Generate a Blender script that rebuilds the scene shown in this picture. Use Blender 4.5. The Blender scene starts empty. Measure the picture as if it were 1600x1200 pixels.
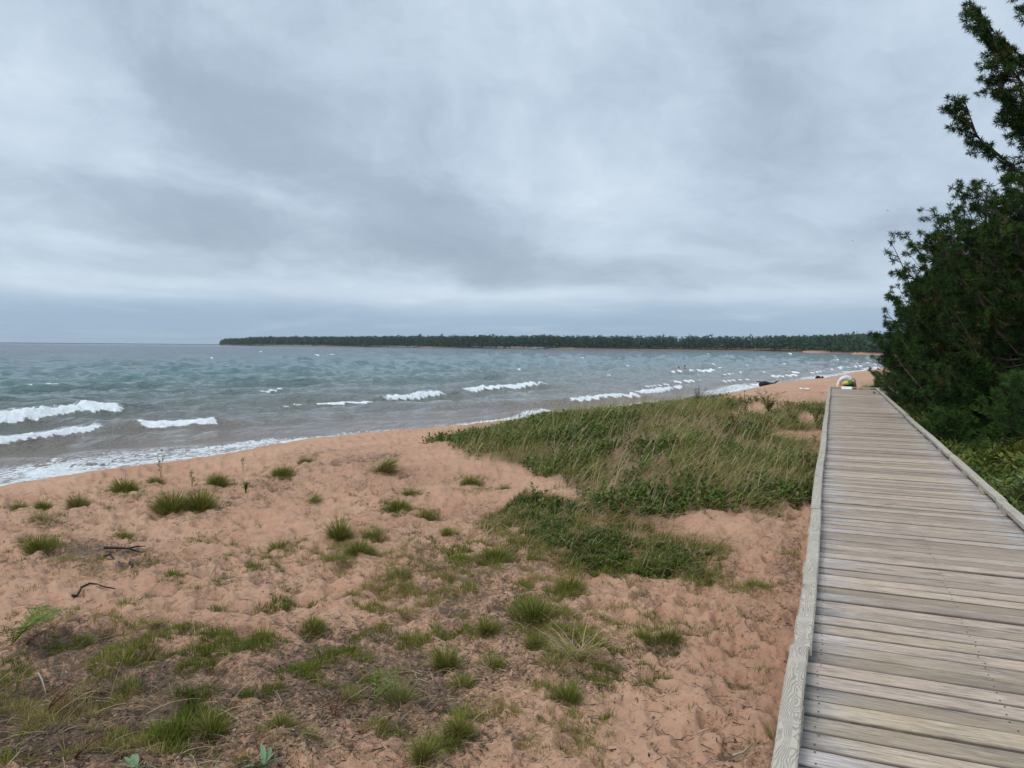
import bpy, math, random
import numpy as np
from mathutils import Matrix, Vector

rng = np.random.default_rng(11)
random.seed(11)
sc = bpy.context.scene
COL = sc.collection

# ------------------------------------------------------------------ camera
EZ = 3.1                       # eye above the lake
DECK = EZ - 1.6                # top of the boardwalk
YAW, PITCH, ROLL, F = math.radians(22.7), math.radians(2.8), math.radians(0.48), 1200.0
_f = np.array([-math.sin(YAW)*math.cos(PITCH), math.cos(YAW)*math.cos(PITCH), -math.sin(PITCH)])
_r = np.array([math.cos(YAW), math.sin(YAW), 0.0])
_u = np.cross(_r, _f)
AX_R = math.cos(ROLL)*_r + math.sin(ROLL)*_u
AX_U = -math.sin(ROLL)*_r + math.cos(ROLL)*_u
AX_F = _f
cam_d = bpy.data.cameras.new('camera')
cam = bpy.data.objects.new('camera', cam_d)
COL.objects.link(cam)
cam.matrix_world = Matrix(((AX_R[0], AX_U[0], -AX_F[0], 0), (AX_R[1], AX_U[1], -AX_F[1], 0),
                           (AX_R[2], AX_U[2], -AX_F[2], EZ), (0, 0, 0, 1)))
cam_d.sensor_width = 36.0
cam_d.lens = 27.0
cam_d.clip_start = 0.05
cam_d.clip_end = 60000
sc.camera = cam

# ------------------------------------------------------------------ exposure
sc.view_settings.view_transform = 'Standard'
sc.view_settings.look = 'None'
sc.view_settings.exposure = 0.12
sc.view_settings.gamma = 1.0
sc.view_settings.use_curve_mapping = False
sc.cycles.max_bounces = 6
sc.cycles.transparent_max_bounces = 8
sc.cycles.volume_bounces = 0

# ------------------------------------------------------------------ tiny node language
class V:
    """a float socket with arithmetic, building Math nodes"""
    def __init__(s, nt, sock): s.nt, s.k = nt, sock
    def _m(s, op, *a):
        n = s.nt.nodes.new('ShaderNodeMath'); n.operation = op
        for i, x in enumerate((s,)+a):
            if isinstance(x, V): s.nt.links.new(x.k, n.inputs[i])
            else: n.inputs[i].default_value = float(x)
        return V(s.nt, n.outputs[0])
    def __add__(s, o): return s._m('ADD', o)
    __radd__ = __add__
    def __sub__(s, o): return s._m('SUBTRACT', o)
    def __rsub__(s, o): return (s*-1.0)+o
    def __mul__(s, o): return s._m('MULTIPLY', o)
    __rmul__ = __mul__
    def __truediv__(s, o): return s._m('DIVIDE', o)
    def pw(s, o): return s._m('POWER', o)
    def mx(s, o): return s._m('MAXIMUM', o)
    def mn(s, o): return s._m('MINIMUM', o)
    def exp(s): return s._m('EXPONENT')
    def sin(s): return s._m('SINE')
    def abs(s): return s._m('ABSOLUTE')
    def fract(s): return s._m('FRACT')
    def clamp(s): return s.mx(0.0).mn(1.0)
    def step(s, a, b):
        n = s.nt.nodes.new('ShaderNodeMapRange'); n.interpolation_type = 'SMOOTHSTEP'
        s.nt.links.new(s.k, n.inputs['Value'])
        n.inputs['From Min'].default_value = a; n.inputs['From Max'].default_value = b
        return V(s.nt, n.outputs['Result'])

def vec(nt, x, y, z):
    n = nt.nodes.new('ShaderNodeCombineXYZ')
    for i, a in enumerate((x, y, z)):
        if isinstance(a, V): nt.links.new(a.k, n.inputs[i])
        else: n.inputs[i].default_value = a
    return n.outputs[0]

def sep(nt, sock):
    n = nt.nodes.new('ShaderNodeSeparateXYZ'); nt.links.new(sock, n.inputs[0])
    return [V(nt, n.outputs[i]) for i in range(3)]

def noise(nt, co, scale=5, detail=4, rough=.5, dist=0, typ=None):
    n = nt.nodes.new('ShaderNodeTexNoise')
    if typ: n.noise_type = typ
    n.inputs['Scale'].default_value = scale; n.inputs['Detail'].default_value = detail
    n.inputs['Roughness'].default_value = rough; n.inputs['Distortion'].default_value = dist
    nt.links.new(co, n.inputs['Vector'])
    return V(nt, n.outputs['Fac'])

def mixc(nt, f, a, b, mode='MIX'):
    n = nt.nodes.new('ShaderNodeMix'); n.data_type = 'RGBA'; n.blend_type = mode
    ins = [n.inputs[0], n.inputs[6], n.inputs[7]]
    for s_, x in zip(ins, (f, a, b)):
        if isinstance(x, V): nt.links.new(x.k, s_)
        elif isinstance(x, bpy.types.NodeSocket): nt.links.new(x, s_)
        elif isinstance(x, (int, float)): s_.default_value = x
        else: s_.default_value = (*x, 1)
    return n.outputs[2]

def ramp(nt, f, stops):
    n = nt.nodes.new('ShaderNodeValToRGB'); nt.links.new(f.k, n.inputs[0])
    cr = n.color_ramp
    while len(cr.elements) < len(stops): cr.elements.new(.5)
    for e, (p, c) in zip(cr.elements, stops): e.position = p; e.color = (*c, 1)
    return n.outputs[0]

def attr(nt, name):
    n = nt.nodes.new('ShaderNodeAttribute'); n.attribute_name = name
    return V(nt, n.outputs['Fac'])

def new_mat(name):
    m = bpy.data.materials.new(name); m.use_nodes = True
    nt = m.node_tree; nt.nodes.clear()
    out = nt.nodes.new('ShaderNodeOutputMaterial')
    return m, nt, out

def pbsdf(nt, col, rough=.8, spec=.3, normal=None, ior=None):
    b = nt.nodes.new('ShaderNodeBsdfPrincipled')
    for k, x in (('Base Color', col), ('Roughness', rough), ('Specular IOR Level', spec)):
        if isinstance(x, V): nt.links.new(x.k, b.inputs[k])
        elif isinstance(x, bpy.types.NodeSocket): nt.links.new(x, b.inputs[k])
        elif isinstance(x, (int, float)): b.inputs[k].default_value = x
        else: b.inputs[k].default_value = (*x, 1)
    if normal is not None: nt.links.new(normal, b.inputs['Normal'])
    if ior: b.inputs['IOR'].default_value = ior
    return b

def bump(nt, h, strength=.5, dist=.02, normal=None):
    n = nt.nodes.new('ShaderNodeBump'); n.inputs['Strength'].default_value = strength
    n.inputs['Distance'].default_value = dist; nt.links.new(h.k, n.inputs['Height'])
    if normal is not None: nt.links.new(normal, n.inputs['Normal'])
    return n.outputs[0]

def texco(nt, which='Object'):
    return nt.nodes.new('ShaderNodeTexCoord').outputs[which]

def objrand(nt):
    return V(nt, nt.nodes.new('ShaderNodeObjectInfo').outputs['Random'])

# ------------------------------------------------------------------ world: overcast sky
SUN_EL, SUN_AZ = math.radians(50), math.radians(205)   # sun behind cloud; azimuth from +Y, clockwise
world = bpy.data.worlds.new('World'); sc.world = world; world.use_nodes = True
wt = world.node_tree; wt.nodes.clear()
wout = wt.nodes.new('ShaderNodeOutputWorld')
sky = wt.nodes.new('ShaderNodeTexSky'); sky.sky_type = 'NISHITA'; sky.sun_disc = False
sky.sun_elevation = SUN_EL; sky.sun_rotation = SUN_AZ
bg0 = wt.nodes.new('ShaderNodeBackground'); bg0.inputs[1].default_value = 0.1
wt.links.new(sky.outputs[0], bg0.inputs[0])
gx, gy, gz = sep(wt, texco(wt, 'Generated'))
cy, sy_ = math.cos(YAW), math.sin(YAW)
fx = gx*cy + gy*sy_            # right of the view azimuth
fy = gy*cy - gx*sy_            # along the view azimuth
azi = fx._m('ARCTAN2', fy)
ele = gz.mx(-1.0).mn(1.0)._m('ARCSINE')
def ang(px, py):
    d = AX_F*F + AX_R*(px-800) - AX_U*(py-600); d = d/np.linalg.norm(d)
    return math.atan2(d[0]*cy+d[1]*sy_, d[1]*cy-d[0]*sy_), math.asin(d[2])
eu = ele.mx(0.0)
inv = 1.0/0.12
hk = V(wt, vec(wt, 0, 0, 0)) if False else None
lowk = (eu*-5.0).exp()                                     # clouds flatten towards the horizon
yy = (eu+0.10)._m('LOGARITHM', math.e)
co1 = vec(wt, azi*2.6, yy*1.2, 0.4)
w1 = noise(wt, co1, 1.6, 5, .55) - .5
co1b = vec(wt, azi*2.6+7.3, yy*1.5+3.1, 0.9)
w2 = noise(wt, co1b, 1.6, 5, .55) - .5
wa = azi + w1*0.20
we = yy + w2*.30
co2 = vec(wt, wa*2.3+2.0, we*1.5, 1.7)
n1 = noise(wt, co2, 1.5, 7, .60)
co3 = vec(wt, wa*4.5+we*.8, we*2.0+4.0, .3)
n2 = noise(wt, co3, 1.8, 7, .62)
val = (n1-.5)*1.05 + (n2-.5)*0.50
BL = [(60,440,260,26,0,.12),(400,190,330,75,24,-.30),(640,265,210,80,10,-.17),(985,100,90,75,30,-.13),(1215,90,75,110,0,-.26),
      (240,325,160,36,14,-.28),(760,405,270,30,6,-.26),(1380,370,260,32,-3,-.20),(1230,255,200,50,0,-.12),
      (90,252,120,26,8,.25),(200,268,55,30,40,.20),(545,212,85,36,26,.20),(820,18,150,70,10,.20),(1370,45,120,100,0,.18),
      (20,110,70,70,0,.20),(800,285,70,28,10,.18),(1010,250,110,50,0,.10),(350,452,420,14,1,.18),(1040,465,330,10,1,.20),
      (820,486,160,6,2,.10),(110,458,90,8,3,.22),(300,465,90,6,2,.16),(120,376,200,12,2,.18),(1250,395,170,18,0,.16),(930,385,100,14,0,.10)]
for px, py, sx, sy, rt, amp in BL:
    a0, e0 = ang(px, py); c_, s_ = math.cos(math.radians(-rt)), math.sin(math.radians(-rt))
    da, de = (azi + w1*0.16) - a0, (eu + w2*(0.07 if sy < 35 else .12)) - e0
    if sy < 20: da, de = (azi + w1*0.12) - a0, (eu + w2*.02) - e0
    u_ = (da*c_ + de*s_) * (F/sx); v_ = (de*c_ - da*s_) * (F/sy)
    val = val + amp * ((u_*u_ + v_*v_) * -0.7).exp()
val = val + 0.56
ccol = ramp(wt, val.clamp(), [(0.0, (.310,.390,.480)), (.33, (.385,.475,.575)), (.60, (.515,.620,.735)), (.82, (.62,.72,.825)), (1.0, (.76,.84,.92))])
# clear bluer strip low over the lake, with thin cloud rags
strip = 1.0 - (ele + w2*0.02).step(math.radians(1.6), math.radians(4.4))
rag = noise(wt, vec(wt, azi*5.0+w1, eu*46.0, 3.3), 1.4, 5, .6)
strip2 = (strip * (1.0 - rag.step(.50, .72)*0.55)).clamp()
ccol = mixc(wt, strip2*.85, ccol, (.30,.43,.58))
hz = 1.0 - ele.mx(0.0).step(0.0, math.radians(1.6))
ccol = mixc(wt, hz*.45, ccol, (.33,.46,.60))
# an overcast sky is brighter overhead
br = 1.0 + 0.85*ele.step(math.radians(26), math.radians(80))
bg1 = wt.nodes.new('ShaderNodeBackground')
wt.links.new(ccol, bg1.inputs[0]); wt.links.new((br*1.0).k, bg1.inputs[1])
mxs = wt.nodes.new('ShaderNodeMixShader'); mxs.inputs[0].default_value = 0.94
wt.links.new(bg0.outputs[0], mxs.inputs[1]); wt.links.new(bg1.outputs[0], mxs.inputs[2])
wt.links.new(mxs.outputs[0], wout.inputs[0])
world.cycles.sampling_method = 'MANUAL'; world.cycles.sample_map_resolution = 512

# ------------------------------------------------------------------ sun through the cloud
sl = bpy.data.lights.new('sun', 'SUN'); sl.energy = 1.5; sl.angle = math.radians(20); sl.color = (1, .965, .91)
sun = bpy.data.objects.new('sun', sl); COL.objects.link(sun)
sd = Vector((math.sin(SUN_AZ)*math.cos(SUN_EL), math.cos(SUN_AZ)*math.cos(SUN_EL), math.sin(SUN_EL)))
sun.rotation_euler = sd.to_track_quat('Z', 'Y').to_euler()

# ------------------------------------------------------------------ projection helpers
def ray(px, py):
    d = AX_F*F + AX_R*(px-800) - AX_U*(py-600)
    return d/np.linalg.norm(d)
def at(px, py, z=0.0):
    d = ray(px, py); t = (z-EZ)/d[2]
    return np.array([d[0]*t, d[1]*t, z])
def atz(px, zc, z=0.0):
    """the point of height z under image column px, zc metres in front of the camera"""
    x = (px-800)/F*zc
    return np.array([x*cy - zc*sy_, x*sy_ + zc*cy, z])
def project(P):
    d = P - np.array([0, 0, EZ])
    z = d@AX_F; z = np.where(z > .05, z, .05)
    return 800+F*(d@AX_R)/z, 600-F*(d@AX_U)/z, z

# ------------------------------------------------------------------ numpy noise
def _h(ix, iy, s):
    n = (ix.astype(np.int64)*374761393 + iy.astype(np.int64)*668265263 + s*1442695041) & 0xffffffff
    n = ((n ^ (n >> 13))*1274126177) & 0xffffffff
    return ((n ^ (n >> 16)) & 0xffff)/65535.0
def vn(x, y, s=0):
    ix, iy = np.floor(x), np.floor(y); fx_, fy_ = x-ix, y-iy
    fx_ = fx_*fx_*fx_*(fx_*(fx_*6-15)+10); fy_ = fy_*fy_*fy_*(fy_*(fy_*6-15)+10)
    a, b, c, d = _h(ix, iy, s), _h(ix+1, iy, s), _h(ix, iy+1, s), _h(ix+1, iy+1, s)
    return (a+(b-a)*fx_)*(1-fy_) + (c+(d-c)*fx_)*fy_
def fbm(x, y, o=4, s=0):
    t = 0; a = .5; n = 0
    for k in range(o):
        t = t + a*vn(x, y, s+k); n += a; a *= .5; x = x*2.03+3.1; y = y*2.03+1.7
    return t/n
def worley(x, y, s=0):
    ix, iy = np.floor(x), np.floor(y); best = np.full(x.shape, 9.0)
    for i in (-1, 0, 1):
        for j in (-1, 0, 1):
            cx, cy_ = ix+i, iy+j
            dx = cx+_h(cx, cy_, s)-x; dy = cy_+_h(cx, cy_, s+5)-y
            best = np.minimum(best, dx*dx+dy*dy)
    return np.sqrt(best)
def ss(x, a, b):
    t = np.clip((x-a)/(b-a), 0, 1); return t*t*(3-2*t)

# ------------------------------------------------------------------ shoreline
near_px = [(0,770),(100,757),(200,741),(300,722),(400,706),(480,698),(560,690),(640,682),(700,676),(780,666),(850,657),(930,647),(1000,638),
           (1080,626),(1130,617),(1165,608),(1200,604),(1256,598),(1300,588),(1345,582),(1390,577)]
SH = [(-14.0,-400),(-15.0,-60),(-15.6,0)] + [tuple(at(x, y)[:2]) for x, y in near_px]
SH += [tuple(atz(px, z)[:2]) for px, z in [(1440,165),(1470,220),(1475,275),(1450,325),(1390,375),(1345,470),(1300,600),(1230,760),(1150,860),(1050,905),(960,930),(850,1000),(740,1130),(650,1290),
                                           (560,1480),(500,1620),(420,1800),(365,1930),(338,1990),(345,2090),(420,2160),(700,2300),(1600,2700)]]
SHp = np.array(SH)
LAND = np.array(SH + [(9000, 2500), (9000, -9000), (-14, -9000)])
def shore_d(x, y):
    """signed distance to the waterline, positive on land"""
    sh = x.shape; P = np.stack([x.ravel(), y.ravel()], 1); out = np.empty(len(P))
    for i0 in range(0, len(P), 60000):
        q = P[i0:i0+60000]; best = np.full(len(q), 1e18)
        for a, b in zip(SHp[:-1], SHp[1:]):
            ab = b-a; t = np.clip(((q-a)@ab)/(ab@ab), 0, 1)
            dd = q-a-t[:, None]*ab; best = np.minimum(best, (dd*dd).sum(1))
        ins = np.zeros(len(q), bool)
        for a, b in zip(LAND, np.roll(LAND, -1, 0)):
            c = ((a[1] > q[:, 1]) != (b[1] > q[:, 1]))
            with np.errstate(divide='ignore', invalid='ignore'):
                xi = (b[0]-a[0])*(q[:, 1]-a[1])/(b[1]-a[1]+1e-12)+a[0]
            ins ^= c & (q[:, 0] < xi)
        out[i0:i0+60000] = np.sqrt(best)*np.where(ins, 1, -1)
    return out.reshape(sh)

def poly_sd(x, y, poly):
    q = np.stack([x.ravel(), y.ravel()], 1); poly = np.array(poly); best = np.full(len(q), 1e18); ins = np.zeros(len(q), bool)
    for a, b in zip(poly, np.roll(poly, -1, 0)):
        ab = b-a; t = np.clip(((q-a)@ab)/(ab@ab+1e-12), 0, 1); dd = q-a-t[:, None]*ab
        best = np.minimum(best, (dd*dd).sum(1))
        c = ((a[1] > q[:, 1]) != (b[1] > q[:, 1])); xi = (b[0]-a[0])*(q[:, 1]-a[1])/(b[1]-a[1]+1e-12)+a[0]
        ins ^= c & (q[:, 0] < xi)
    return (np.sqrt(best)*np.where(ins, 1, -1)).reshape(x.shape)

ZS = 1.15
dune_front = [(685,694),(715,715),(752,728),(800,742),(850,762),(905,786),(960,806),(1010,818),(1070,823),(1130,826),(1190,826),(1240,815),(1268,806)]
DUNE = [tuple(at(x, y, ZS)[:2]) for x, y in dune_front] + [tuple(atz(px, z)[:2]) for px, z in [(1275,10),(1292,21),(1288,25),(1200,27),(1100,26),(1000,24),(900,21.5),(800,19),(730,17.2),(690,16.4)]]
MAT2 = [(798,792),(845,786),(895,806),(950,829),(1010,849),(1070,862),(1125,870),(1130,884),(1080,896),(1020,900),(960,885),(905,868),(850,845),(800,822)]
MATP = [tuple(at(x, y, ZS)[:2]) for x, y in MAT2]

def base_z(x, y):
    d = shore_d(x, y)
    wob = (fbm(x*.35, y*.35, 3, 40)-.5)*np.clip((d-3)/6, 0, 1)
    z = np.interp(d+wob*1.2, [-400,-60,-10,-2,0,1.2,2.6,4.5,7,11,20,60,200], [-9,-4,-1.5,-.30,-.03,.27,.62,.84,1.0,1.12,1.15,1.6,4.0])
    z = z + ss(y, 500, 900)*np.clip(d/20, 0, 1)*2.0
    return z, d
def ground_z(x, y, fine=True):
    z, d = base_z(x, y)
    r = np.hypot(x, y)
    m = (r < 80)
    ds = poly_sd(x, y, DUNE)
    dn = ss(ds, -1.2, 3.0)
    z = z + .50*dn + .16*ss(ds, 2.0, 5.0) + .10*(fbm(x*.6+9, y*.6, 3, 3)-.45)*ss(ds, -.5, 2)
    z = z + .08*ss(poly_sd(x, y, MATP), -.6, .6)
    # small berm on the left tip of the dune
    c = at(640, 715, ZS); z = z + .16*np.exp(-(((x-c[0])/2.6)**2+((y-c[1])/1.6)**2))
    lum = np.clip((d-1.5)/3, 0, 1)*m*np.exp(-np.clip(r-25, 0, 99)/30)
    z = z + lum*(.22*(fbm(x*.42, y*.42, 3, 12)-.5) + .085*(fbm(x*1.9, y*1.9, 3, 22)-.5))
    # right of the boardwalk the ground is overgrown and a little lower
    z = z - .12*ss(x, 1.2, 2.4)*lum
    if fine:
        w = worley(x*2.9+.5*fbm(x*3, y*3, 2, 60), y*2.9, 7)
        foot = -np.exp(-(w/.30)**2)*.045 + .016*np.exp(-((w-.42)/.12)**2)
        w2 = worley(x*6.3, y*6.3+.6*fbm(x*5, y*5, 2, 61), 17)
        foot2 = -np.exp(-(w2/.33)**2)*.018
        trod = ss(fbm(x*.5+3, y*.5, 2, 33), .30, .55)
        rid = np.abs(fbm(x*5.5, y*5.5, 3, 70)-.5)*2
        z = z + lum*((1.7+.7*ss(x-.35*y, -5.5, -2.5))*(foot*(.25+.75*trod) + foot2)*ss(r, 60, 12) + (.065+.015*ss(x-.35*y, -5.5, -2.5))*(.35-rid) + .034*(fbm(x*17, y*17, 2, 80)-.5))
    return z
def hit(px, py):
    """where the sight line through the pixel meets the sand"""
    d = ray(px, py); t = np.concatenate([np.arange(1.0, 30, .04), np.arange(30, 220, .25)])
    P = np.array([0, 0, EZ]) + t[:, None]*d
    g = ground_z(P[:, 0], P[:, 1], False); k = np.argmax(P[:, 2] < g)
    return np.array([P[k, 0], P[k, 1], g[k]])
def gz1(x, y): return float(ground_z(np.array([x]), np.array([y]))[0])

# ------------------------------------------------------------------ mesh helpers
def tag(o, label=None, cat=None, group=None, kind=None):
    if label: o['label'] = label
    if cat: o['category'] = cat
    if group: o['group'] = group
    if kind: o['kind'] = kind
    return o
def mesh_np(name, verts, faces, mat=None, attrs=None, smooth=False):
    """faces: (n,3) or (n,4) int array"""
    me = bpy.data.meshes.new(name)
    verts = np.asarray(verts, np.float32); faces = np.asarray(faces, np.int32); k = faces.shape[1]
    me.vertices.add(len(verts)); me.vertices.foreach_set('co', verts.ravel())
    me.loops.add(faces.size); me.loops.foreach_set('vertex_index', faces.ravel())
    me.polygons.add(len(faces)); me.polygons.foreach_set('loop_start', np.arange(0, faces.size, k, dtype=np.int32))
    me.polygons.foreach_set('loop_total', np.full(len(faces), k, np.int32))
    if smooth: me.polygons.foreach_set('use_smooth', np.ones(len(faces), bool))
    me.update(calc_edges=True)
    for an, av in (attrs or {}).items():
        a = me.attributes.new(an, 'FLOAT', 'POINT'); a.data.foreach_set('value', np.asarray(av, np.float32))
    if mat: me.materials.append(mat)
    return me
def add(name, me, parent=None, loc=None, rot=None):
    o = bpy.data.objects.new(name, me); COL.objects.link(o)
    if parent: o.parent = parent
    if loc is not None: o.location = tuple(float(v) for v in loc)
    if rot is not None: o.rotation_euler = rot
    return o
def empty(name, loc, rz=0.0):
    o = bpy.data.objects.new(name, None); COL.objects.link(o); o.empty_display_size = .2
    o.location = tuple(float(v) for v in loc); o.rotation_euler = (0, 0, rz); return o

class MB:
    """collects polygons into one mesh"""
    def __init__(s): s.v, s.f, s.a = [], [], []
    def quadgrid(s, rows, closed=True, caps=True, a=0.0):
        b = len(s.v); n = len(rows[0])
        for r in rows: s.v.extend(r); s.a.extend([a]*n)
        for i in range(len(rows)-1):
            for j in range(n if closed else n-1):
                k = (j+1) % n; s.f.append((b+i*n+j, b+i*n+k, b+(i+1)*n+k, b+(i+1)*n+j))
        if caps and closed:
            s.f.append(tuple(b+j for j in range(n))[::-1]); s.f.append(tuple(b+(len(rows)-1)*n+j for j in range(n)))
    def tube(s, pts, rad, n=6, a=0.0):
        rows = []; pts = [Vector(p) for p in pts]
        for i, p in enumerate(pts):
            t = (pts[min(i+1, len(pts)-1)]-pts[max(i-1, 0)])
            t = t.normalized() if t.length > 1e-9 else Vector((0, 0, 1))
            u = t.cross(Vector((.12, .31, .94))); u = u.normalized() if u.length > 1e-6 else Vector((1, 0, 0)); w = t.cross(u)
            r = rad[i] if hasattr(rad, '__len__') else rad
            rows.append([tuple(p+(u*math.cos(q)+w*math.sin(q))*r) for q in [2*math.pi*j/n for j in range(n)]])
        s.quadgrid(rows, a=a)
    def box(s, x0, x1, y0, y1, z0, z1, a=0.0):
        s.quadgrid([[(x0, y0, z0), (x1, y0, z0), (x1, y1, z0), (x0, y1, z0)], [(x0, y0, z1), (x1, y0, z1), (x1, y1, z1), (x0, y1, z1)]], a=a)
    def poly(s, pts, a=0.0):
        b = len(s.v); s.v.extend(pts); s.a.extend([a]*len(pts)); s.f.append(tuple(range(b, b+len(pts))))
    def mesh(s, name, mat, smooth=False):
        me = bpy.data.meshes.new(name); me.from_pydata([tuple(map(float, p)) for p in s.v], [], s.f)
        at_ = me.attributes.new('rnd', 'FLOAT', 'POINT'); at_.data.foreach_set('value', np.array(s.a, np.float32))
        if smooth: me.polygons.foreach_set('use_smooth', np.ones(len(s.f), bool))
        me.materials.append(mat); return me

def scatter(template, pos, yaw, scale, tilt=None, rnd=None, axis=None):
    """template = list of (verts, tris) variants; returns one joined verts/tris/rnd"""
    VV, FF, RR = [], [], []; base = 0
    n = len(pos); var = rng.integers(0, len(template), n)
    rnd = rng.random(n) if rnd is None else rnd
    scale = np.broadcast_to(np.asarray(scale, float), (n,)) if np.ndim(scale) < 2 else np.asarray(scale)
    for k, (tv, tf) in enumerate(template):
        I = np.where(var == k)[0]
        if len(I) == 0: continue
        sc_ = scale[I][:, None, None] if scale.ndim == 1 else scale[I][:, None, :]
        P = tv[None]*sc_
        if axis is not None:                       # aim the template's +Z along axis
            zc = axis[I]; zc = zc/np.linalg.norm(zc, axis=1, keepdims=True)
            ref = np.where(np.abs(zc[:, 2:3]) > .9, np.array([[1., 0, 0]]), np.array([[0, 0, 1.]]))
            xa = np.cross(ref, zc); xa /= np.linalg.norm(xa, axis=1, keepdims=True); ya = np.cross(zc, xa)
            c, s = np.cos(yaw[I])[:, None], np.sin(yaw[I])[:, None]
            xa, ya = c*xa+s*ya, -s*xa+c*ya
            P = P[..., 0:1]*xa[:, None]+P[..., 1:2]*ya[:, None]+P[..., 2:3]*zc[:, None]
        else:
            if tilt is not None:                   # lean towards +X by tilt before yaw
                ct, st = np.cos(tilt[I])[:, None], np.sin(tilt[I])[:, None]
                P = np.stack([P[..., 0]*ct+P[..., 2]*st, P[..., 1], -P[..., 0]*st+P[..., 2]*ct], -1)
            c, s = np.cos(yaw[I])[:, None], np.sin(yaw[I])[:, None]
            P = np.stack([P[..., 0]*c-P[..., 1]*s, P[..., 0]*s+P[..., 1]*c, P[..., 2]], -1)
        P = P+pos[I][:, None]
        m = len(tv); VV.append(P.reshape(-1, 3))
        FF.append((tf[None]+(base+np.arange(len(I))*m)[:, None, None]).reshape(-1, 3))
        RR.append(np.repeat(rnd[I], m)); base += m*len(I)
    return np.concatenate(VV), np.concatenate(FF), np.concatenate(RR)
def join(parts):
    V_, F_, R_ = [], [], []; b = 0
    for v, f, r in parts:
        V_.append(v); F_.append(f+b); R_.append(r); b += len(v)
    return np.concatenate(V_), np.concatenate(F_), np.concatenate(R_)
def mesh_s(name, parts, mat):
    v, f, r = join(parts); return mesh_np(name, v, f, mat, {'rnd': r})

# ------------------------------------------------------------------ materials
def sand_material():
    m, nt, out = new_mat('sand'); co = texco(nt, 'Object')
    px_, py_, pz_ = sep(nt, co)
    n_big = noise(nt, co, .55, 4, .55); n_mid = noise(nt, co, 5.5, 5, .6); n_fine = noise(nt, co, 60, 4, .7)
    grain = noise(nt, co, 420, 2, .6)
    c = mixc(nt, n_big.step(.3, .7), (.445,.236,.142), (.550,.320,.200))
    c = mixc(nt, n_mid.step(.35, .75)*.45, c, (.33,.185,.125))
    c = mixc(nt, grain.step(.35, .65)*.28, c, (.60,.41,.30))
    lit = attr(nt, 'litter'); wet = attr(nt, 'wet'); veg = attr(nt, 'veg'); fore = attr(nt, 'forest')
    # dark plant crumbs lying on the sand
    cr = noise(nt, co, 34, 5, .72, .6); cr2 = noise(nt, co, 110, 3, .6)
    crumb = (cr*.72+cr2*.28 + lit*.16).step(.57, .70)
    c = mixc(nt, crumb*(.25+lit*.75).clamp(), c, (.085,.060,.045))
    thatch = (noise(nt, co, 16, 6, .75, .8) + lit*.40).step(.66, .98)
    c = mixc(nt, thatch*.62, c, mixc(nt, cr2.step(.3, .7), (.10,.07,.052), (.26,.19,.135)))
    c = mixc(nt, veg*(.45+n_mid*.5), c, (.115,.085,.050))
    c = mixc(nt, wet, c, (.20,.108,.075))
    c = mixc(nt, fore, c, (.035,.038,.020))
    rg = 0.95 - wet*.72
    h = n_fine*.35 + n_mid*1.0 + grain*.10 + crumb*.25
    b = pbsdf(nt, c, rg, .25, bump(nt, h, .75, .045))
    nt.links.new(b.outputs[0], out.inputs[0]); return m
M_SAND = sand_material()

def water_material():
    m, nt, out = new_mat('water'); co = texco(nt, 'Object')
    x_, y_, z_ = sep(nt, co)
    dist = attr(nt, 'off')           # metres from the beach
    foam = attr(nt, 'foam'); lace = attr(nt, 'lace')
    pn = noise(nt, co, .035, 3, .5)
    dd = dist*(0.75+pn*.5)
    c = ramp(nt, (dd/240.0).clamp(), [(0.0, (.250,.180,.140)), (.035, (.165,.150,.120)), (.09, (.095,.130,.110)), (.22, (.030,.122,.124)), (.5, (.013,.062,.074)), (1.0, (.006,.022,.034))])
    patch = noise(nt, vec(nt, x_*.012, y_*.03, 0), 1.0, 4, .55)
    c = mixc(nt, patch.step(.45, .75)*.35, c, mixc(nt, .5, c, (.03,.08,.075)))
    # ripples running ahead of the swell
    cw = vec(nt, x_*1.0+y_*.18, y_*.55, z_)
    r1 = noise(nt, cw, 2.6, 4, .6, .4); r2 = noise(nt, cw, 8.0, 4, .65, .3); r3 = noise(nt, cw, .55, 3, .5, .5)
    near = 1.0-dist.step(40.0, 400.0)
    nrm = bump(nt, r3*1.9 + r1*1.0 + r2*.34, 1.0, .32)
    nf = noise(nt, co, 5.0, 6, .72, .7); nf2 = noise(nt, vec(nt, x_*1.6, y_*.7, 0), 2.2, 5, .65, 1.6)
    nf3 = noise(nt, co, 22.0, 4, .7)
    solid = (foam*1.40 + (nf-.5)*1.3 + (nf3-.5)*.9).step(.45, .85)
    web = (1.0-((nf2-.5).abs()*9.0).clamp())
    lacef = (lace*1.20 + web*.62 + (nf-.5)*1.1 - .70).step(.14, .42)
    fm = solid.mx(lacef*.92)
    w = pbsdf(nt, c, .08+dist.step(8.0, 2200.0)*.60, .5, nrm, 1.333)
    fc = mixc(nt, (nf*.6+nf3*.4).step(.36, .60), (.62,.68,.70), (.93,.95,.95))
    fb = pbsdf(nt, fc, .9, .1, bump(nt, nf*1.0+nf3*.6, .8, .10))
    mx = nt.nodes.new('ShaderNodeMixShader'); nt.links.new(fm.k, mx.inputs[0])
    nt.links.new(w.outputs[0], mx.inputs[1]); nt.links.new(fb.outputs[0], mx.inputs[2])
    nt.links.new(mx.outputs[0], out.inputs[0]); return m
M_WATER = water_material()

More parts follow.
